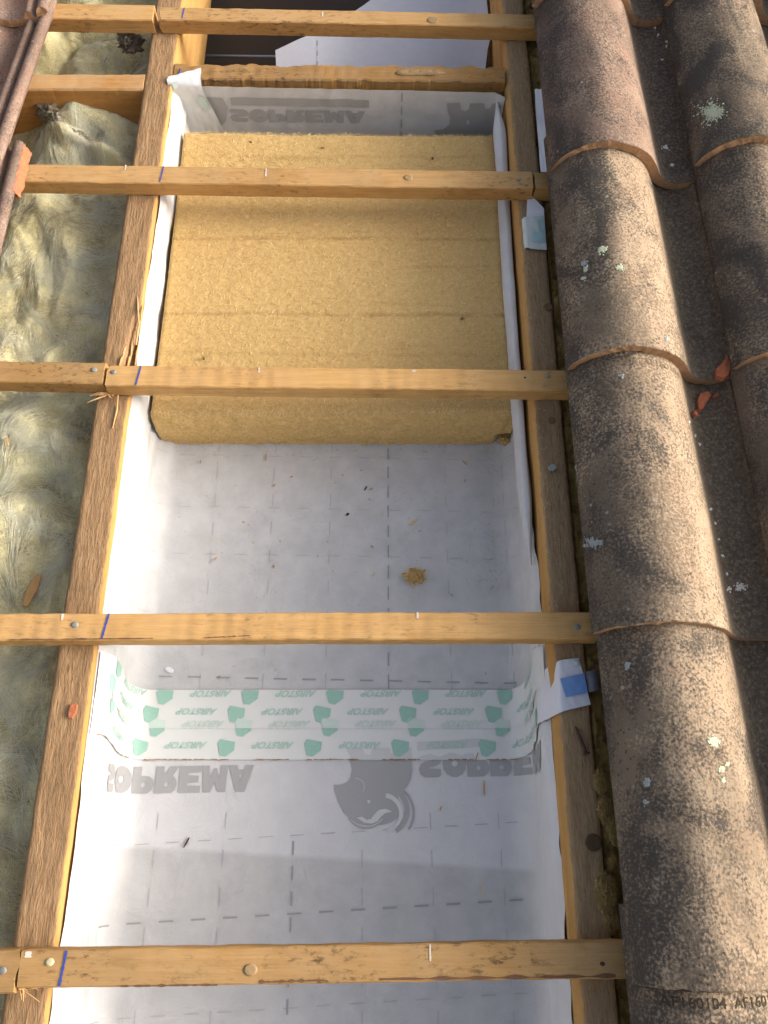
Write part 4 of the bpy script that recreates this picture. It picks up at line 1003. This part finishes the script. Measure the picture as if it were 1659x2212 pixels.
def tuft(c, r, mat, label, cat, name='fluff_tuft', n=70, sq=(1, 1, .7), group=None, fib=None, fl=1.0):
    t = thing(name, label, cat, c, group); mb = MB(); rings = []
    nu, nv = 40, 26
    for j in range(nv + 1):
        ph = j / nv * math.pi; ring = []
        for i in range(nu):
            th = i / nu * math.tau; d = Vector((math.sin(ph) * math.cos(th), math.sin(ph) * math.sin(th), math.cos(ph)))
            k = 0.85 + 0.55 * noise.noise(d * 2.3 + Vector(c) * 90) + 0.4 * noise.noise(d * 6 + Vector(c) * 70) + 0.25 * noise.noise(d * 14 + Vector(c) * 50)
            ring.append(Vector(c) + Vector((d.x * r * sq[0], d.y * r * sq[1], d.z * r * sq[2])) * k)
        rings.append(ring)
    mb.loops(rings); mb.build('clump', mat, t)
    mb = MB()
    for k in range(n * 4):
        d = Vector((random.gauss(0, 1), random.gauss(0, 1), abs(random.gauss(0, .8)))).normalized()
        p = Vector(c) + Vector((d.x * r * sq[0], d.y * r * sq[1], d.z * r * sq[2])); p = Vector(c) + (p - Vector(c)) * random.uniform(.55, 1.1); fibre(mb, p, r * random.uniform(.4, 1.1) * fl, r * 0.018, 1.0)
    tag(mb.build('strand', fib or mat, t, fix=False), kind='stuff'); return t
for (u, v, z, r, sq, lab) in [(108, 240, -0.045, 0.024, (.9, .8, .8), 'dark sooty wool lump leaning on the deep noggin'), (272, 78, -0.02, 0.016, (.8, 1.4, 1), 'dark wool plug standing under the top batten beside the rafter'), (283, 95, -0.035, 0.018, (1.2, 1.0, .8), 'grey wool wad below the dark plug beside the rafter')]:
    tuft(P(u, v, z), r, WOOLD, lab, 'insulation', 'wool_tuft', 60, sq, fib=WOOLD)
t = thing('wool_tuft', 'long grey sooty wool roll trailing down right from the dark lump', 'insulation', P(150, 285, -0.05)); mb = MB(); rings = []
for k in range(41):
    s_ = k / 40; p = lerp(lerp(P(100, 236, -0.045), P(150, 290, -0.05), min(1, s_ * 2)), P(225, 322, -0.052), max(0, s_ * 2 - 1)); rr = (0.014 + 0.007 * nz(s_ * 5, 2)) * (0.12 + 0.88 * math.sin(math.pi * min(1, s_ * 0.94 + 0.06)) ** .6); ring = []
    for i in range(24):
        th = i * math.tau / 24; kk = 1 + 0.35 * nz(math.cos(th) * 1.5 + s_ * 9, math.sin(th) * 1.5, 7) + 0.25 * nz(math.cos(th) * 4 + s_ * 30, math.sin(th) * 4, 3)
        ring.append(p + Vector((0.35 * math.cos(th), 0.95 * math.cos(th), math.sin(th))) * rr * kk)
    rings.append(ring)
mb.loops(rings, cap=1); mb.build('clump', WOOLD, t); mb = MB()
for k in range(420):
    p = random.choice(random.choice(rings)); fibre(mb, p, random.uniform(.006, .02), 0.00018, .9)
tag(mb.build('strand', WOOLST, t, fix=False), kind='stuff')
# ochre wool between the right rafter and the tiles
t = thing('mineral_wool', 'ochre mineral wool strip between the grey brown rafter and the tiles', 'insulation', (0.42, 0.6, -0.2))
mb = MB()
def rz(x, y): return -0.010 + 0.010 * nz(x * 30, y * 20, 3) + 0.007 * fr(x * 70, y * 60, 4) + 0.003 * nz(x * 240, y * 200) - 0.02 * sm(0.256, 0.2515, x)
mb.grid(lambda a, b: Vector((lerp(0.2515, 0.34, a), lerp(-0.75, 1.95, b), rz(lerp(0.2515, 0.34, a), lerp(-.75, 1.95, b)))), 34, 620)
mb.grid(lambda a, b: Vector((lerp(0.34, 0.9, a), lerp(-0.75, 1.95, b), rz(0.34, lerp(-.75, 1.95, b)))), 4, 620)
mb.build('batt', WOOLR, t)
mb = MB()
for k in range(2600):
    x = random.uniform(0.252, 0.275); y = random.uniform(-.3, 1.5); fibre(mb, Vector((x, y, rz(x, y) + 0.001)), random.uniform(.003, .012), 0.00016, .8)
tag(mb.build('strand', TUFT, t, fix=False), kind='stuff')
for (u, v, r, lab) in [(1308, 1930, 0.011, 'large ochre wool tuft sticking out over the rafter near the bottom'), (1306, 1748, 0.008, 'ochre wool tuft beside the round dark knot, up the rafter'), (1328, 1790, 0.009, 'ochre wool tuft squeezed between knot and tile'), (1296, 1690, 0.007, 'small ochre wool tuft near the rusty nail'), (1225, 5, 0.014, 'ochre wool tuft poking out at the top beside the highest tile'), (1318, 1985, 0.008, 'ochre wool tuft just above the nearest batten')]:
    tuft(P(u, v, 0.004), r * 1.15, WOOLR, lab, 'insulation', 'wool_tuft', 170, (0.85, 1.6, .45), fib=TUFTD)

# ------------------------------------------------------------------ things at the open top end
t = thing('loose_sheet', 'loose white membrane flap lying in the dark opening beyond the trimmer', 'membrane', (0.06, 1.4, -0.12))
ed = [(597, 124), (640, 103), (692, 78), (745, 42), (800, -2), (830, -30), (1040, -30), (1047, 10), (1052, 50), (1060, 88), (1052, 118), (1047, 160), (1040, 185), (600, 185)]
mb = MB(); bm = bmesh.new(); vs = [bm.verts.new(P(u, v, -0.115)) for u, v in ed]; bm.faces.new(vs); bmesh.ops.triangulate(bm, faces=bm.faces)
for _ in range(4): bmesh.ops.subdivide_edges(bm, edges=[e for e in bm.edges if e.calc_length() > 0.02], cuts=1); bmesh.ops.triangulate(bm, faces=bm.faces)
for v in bm.verts: v.co.z += 0.008 * nz(v.co.x * 7, v.co.y * 9) + 0.02 * sm(0.16, 0.22, v.co.x) + 0.015 * sm(-0.02, -0.18, v.co.x)
bm.verts.index_update(); mb.add([v.co for v in bm.verts], [[v.index for v in f.verts] for f in bm.faces]); bm.free()
mb.build('sheet', FLAPS, t)
mb = MB()
for j in range(5): a = P(686, 95 + j * 22 - 50, -0.105); dash(mb, (a.x, a.y), (a.x, a.y - 0.014), 0.002, fn=lambda x, y: Vector((x, y, -0.106 + 0.015 * sm(-0.02, -0.18, x) + 0.008 * nz(x * 7, y * 9) + 0.001 - 0.009)), n=2)
mb.build('printed_line', LINE, t, fix=False)
mb = MB(); a = P(380, 120, -0.2); b = P(720, 124, -0.2); mb.tube([a, (a + b) / 2, b], 0.0028, 8)
tag(mb.build('pipe', RAIL, loc=(a + b) / 2), 'thin blue grey pipe along the bottom of the dark opening', 'pipe')
# strips of old sheet by the right rafter
def strip(name, pts, mat, label, cat, grp=None, wob=0.002):
    c = sum(pts, Vector()) / len(pts); mb = MB(); n = len(pts) // 2
    vs = []
    L = pts[:n]; Rr = pts[n:][::-1]
    def fn(a, b):
        k = min(int(b * (n - 1)), n - 2); s = b * (n - 1) - k
        return lerp(lerp(L[k], L[k + 1], s), lerp(Rr[k], Rr[k + 1], s), a) + Vector((0, 0, wob * nz(a * 3, b * 9, c.x * 40)))
    mb.grid(fn, 8, 30); o = mb.build(name, mat, loc=c); tag(o, label, cat, grp); return o
strip('sheet_strip', [P(1155, 192, 0.006), P(1158, 250, 0.010), P(1163, 310, 0.006), P(1168, 372, 0.004), P(1186, 372, 0.012), P(1182, 310, 0.014), P(1178, 250, 0.014), P(1172, 192, 0.014)], SCRAP, 'long white sheet strip standing between the rafter and the pinkish tile', 'membrane')
strip('sheet_strip', [P(1140, 419, 0.004), P(1138, 445, 0.0036), P(1137, 475, 0.003), P(1176, 475, 0.004), P(1175, 450, 0.006), P(1146, 419, 0.006)], SCRAP, 'small white sheet scrap tucked under the old tape patch', 'membrane', wob=0.0006)
t = thing('tape_patch', 'old stained tape patch with a teal smear stuck on the grey brown rafter', 'tape', P(1152, 505, 0.003))
q = [P(1123, 469, 0.0055), P(1176, 466, 0.0055), P(1181, 540, 0.0050), P(1128, 536, 0.0050)]
mb = MB()
def tp(a, b):
    p = lerp(lerp(q[0], q[1], a), lerp(q[3], q[2], a), b); k = sm(0.28, 0.0, a); p.z -= 0.012 * k * k; p.z += 0.0009 * nz(a * 4, b * 5)
    if b > 0.93 and a < 0.4: p.y += 0.010 * (0.4 - a)
    return p
mb.grid(tp, 22, 26); mb.build('patch', TAPEOLD, t)
for (a0, a1, b0, b1) in ((0.42, 0.98, 0.50, 0.80), (0.72, 0.98, 0.10, 0.46)):
    mb = MB(); mb.grid(lambda a, b: tp(lerp(a0, a1, a) + .03 * nz(b * 5, a0), lerp(b0, b1, b) + .05 * nz(a * 5, b0)) + Vector((0, 0, 0.0008)), 12, 12); mb.build('teal_smear', TAPETEAL, t)

# ------------------------------------------------------------------ nail and small debris
t = thing('rusty_nail', 'rusty square nail lying on the grey brown rafter below the tape tail', 'nail', P(1254, 1598, 0.003))
a = P(1243, 1569, 0.0035); b = P(1266, 1626, 0.0042); mb = MB(); mb.tube([a, lerp(a, b, .15), lerp(a, b, .9), b], [0.0006, 0.0018, 0.0024, 0.0026], 6); mb.build('shank', RUST, t)
mb = MB(); d = (b - a).normalized(); mb.tube([b, b + d * 0.0022], [0.0048, 0.0044], 10); mb.build('head', RUST, t)
def chip(p, l, w, th, ang, mat, label, cat='wood chip', grp=None, name='wood_chip'):
    mb = MB(); d = Vector((math.cos(ang), math.sin(ang), 0)); q = Vector((-d.y, d.x, 0)); n = 7; top = []
    for s in (1, -1):
        for k in range(n):
            f = k / (n - 1); f = f if s > 0 else 1 - f
            ww = w * .5 * (0.35 + 0.65 * math.sin(math.pi * min(1, max(0, f * .8 + .1)))) * (1 + .3 * nz(f * 6, s, p.x * 99))
            top.append(p + d * (f - .5) * l + q * ww * s + Vector((0, 0, th + .0004 * nz(f * 4, s))))
    mb.slab(top, th); o = mb.build(name, mat, loc=p, smooth=False); tag(o, label, cat, grp); return o
o_ = lambda u, v, z: P(u, v, z)
pw = P(70, 1275, -0.075); pw.z = wz1(pw.x, pw.y) + 0.004
chip(P(70, 1275, pw.z), 0.047, 0.0125, 0.002, R(75), CHIP, 'flat wood strip lying on the greenish glass wool at the left edge')
pw = P(16, 955, -0.08); pw.z = wz1(pw.x, pw.y) + 0.003
chip(P(16, 955, pw.z), 0.014, 0.003, 0.0015, R(105), CHIP, 'small orange wood chip on the glass wool below the reddish batten')
chip(P(158, 1536, 0.001), 0.017, 0.0088, 0.003, R(80), REDCLAY, 'small red clay crumb lying on the left rafter', 'tile shard', name='clay_crumb')
chip(P(367, 1447, FZ + 0.0025), 0.012, 0.007, 0.0008, R(-25), SCRAP, 'tiny white paper scrap on the membrane above the tape', 'scrap', name='paper_scrap')
fl_ = lambda u, v: P(u, v, FZ + 0.0022)
for (u, v, l, w, an, m, lab) in [(1046, 1702, 0.019, 0.0020, 88, CHIP, 'upright orange splinter on the lower sheet below the printed letters'), (1030, 1634, 0.012, 0.0016, 70, CHIP, 'short leaning splinter just below the tape over the printed letters'), (403, 1820, 0.014, 0.0022, 62, CHIP_DARK, 'dark bark splinter on the lower sheet left of the emblem'), (1041, 1925, 0.014, 0.0014, 100, CHIP_PALE, 'thin yellow splinter near the nearest batten on the lower sheet'), (575, 988, 0.012, 0.0018, 88, CHIP, 'rust coloured splinter on the membrane just below the board'), (751, 1111, 0.005, 0.004, 40, CHIP_DARK, 'black crumb in the middle of the upper membrane'), (952, 1747, 0.006, 0.0016, 70, CHIP, 'tiny orange chip to the right of the emblem'), (893, 1128, 0.016, 0.003, 35, CHIP_PALE, 'curled pale shaving above the fluff clump'), (1004, 1000, 0.010, 0.0018, 135, CHIP, 'slanting orange chip near the lower right of the board'), (790, 1055, 0.008, 0.002, 60, CHIP_DARK, 'brown chip above the black crumb')]:
    chip(fl_(u, v), l, w, 0.0009, R(an), m, lab)
chip(P(1192, 1012, 0.001), 0.010, 0.009, 0.004, R(20), LICHG, 'blue grey lichen crumb sitting on the grey brown rafter', 'lichen', name='lichen_crumb')
grp = 'small wood chips scattered on the membrane'
for k in range(34):
    if k < 30: u, v = random.uniform(380, 1090), random.uniform(970, 1300)
    else: u, v = random.uniform(360, 1100), random.uniform(1400, 1470) if k < 38 else random.uniform(1700, 2000)
    chip(fl_(u, v), random.uniform(0.002, 0.006), random.uniform(0.001, 0.0022), 0.0008, random.uniform(0, 3.1), random.choice((CHIP, CHIP_PALE, CHIP, CHIP_PALE, CHIP)), 'tiny wood chip lying on the white membrane', grp=grp)
tuft(P(896, 1244, FZ + 0.008), 0.0125, TUFT, 'fluffy orange clump of wood fibre on the bare membrane', 'fluff', 'fibre_clump', 90, (1.2, .9, .6), fib=FIBRE)
tuft(P(1092, 948, FZ + 0.012), 0.012, TUFT, 'brown fibre tuft at the lower right corner of the board', 'fluff', 'fibre_clump', 70, (1.1, .8, .9), fib=FIBRE)
# sawdust on the membrane near the right wall and on the rafters and battens
mb = MB()
for k in range(420):
    if k < 240: u, v = random.gauss(1068, 22), random.uniform(1010, 1300); p = P(u, v, FZ + 0.0022)
    else: u, v = random.uniform(380, 1100), random.uniform(965, 1310); p = P(u, v, FZ + 0.0022)
    fibre(mb, p, random.uniform(.0008, .0028), random.uniform(.0002, .0005), .2)
for k in range(260):
    p = Vector((random.uniform(BX0, BX1), BY0 - abs(random.gauss(0, .012)) - .002, FZ + 0.0022)); fibre(mb, p, random.uniform(.0008, .004), random.uniform(.00015, .0004), .3)
o = mb.build('sawdust', TUFT, loc=P(1068, 1150, FZ), fix=False); tag(o, 'fine sawdust sprinkled on the upper membrane, thickest at its right', 'sawdust', kind='stuff')
mb = MB()
for k in range(260):
    v = random.uniform(0, 1320); x = random.uniform(0.213, 0.249); p = Vector((x, P(829, v, 0).y, 0.0012)); fibre(mb, p, random.uniform(.002, .007), .00018, .5)
o = mb.build('wood_fibres', FIBRE, loc=P(1150, 800, 0), fix=False); tag(o, 'loose pale wood fibres caught on the grey brown rafter', 'fibres', kind='stuff')

# ------------------------------------------------------------------ tip the roof to its pitch
for o in TOP: o.matrix_world = ROOF @ o.matrix_basis
scene.cycles.max_bounces = 8
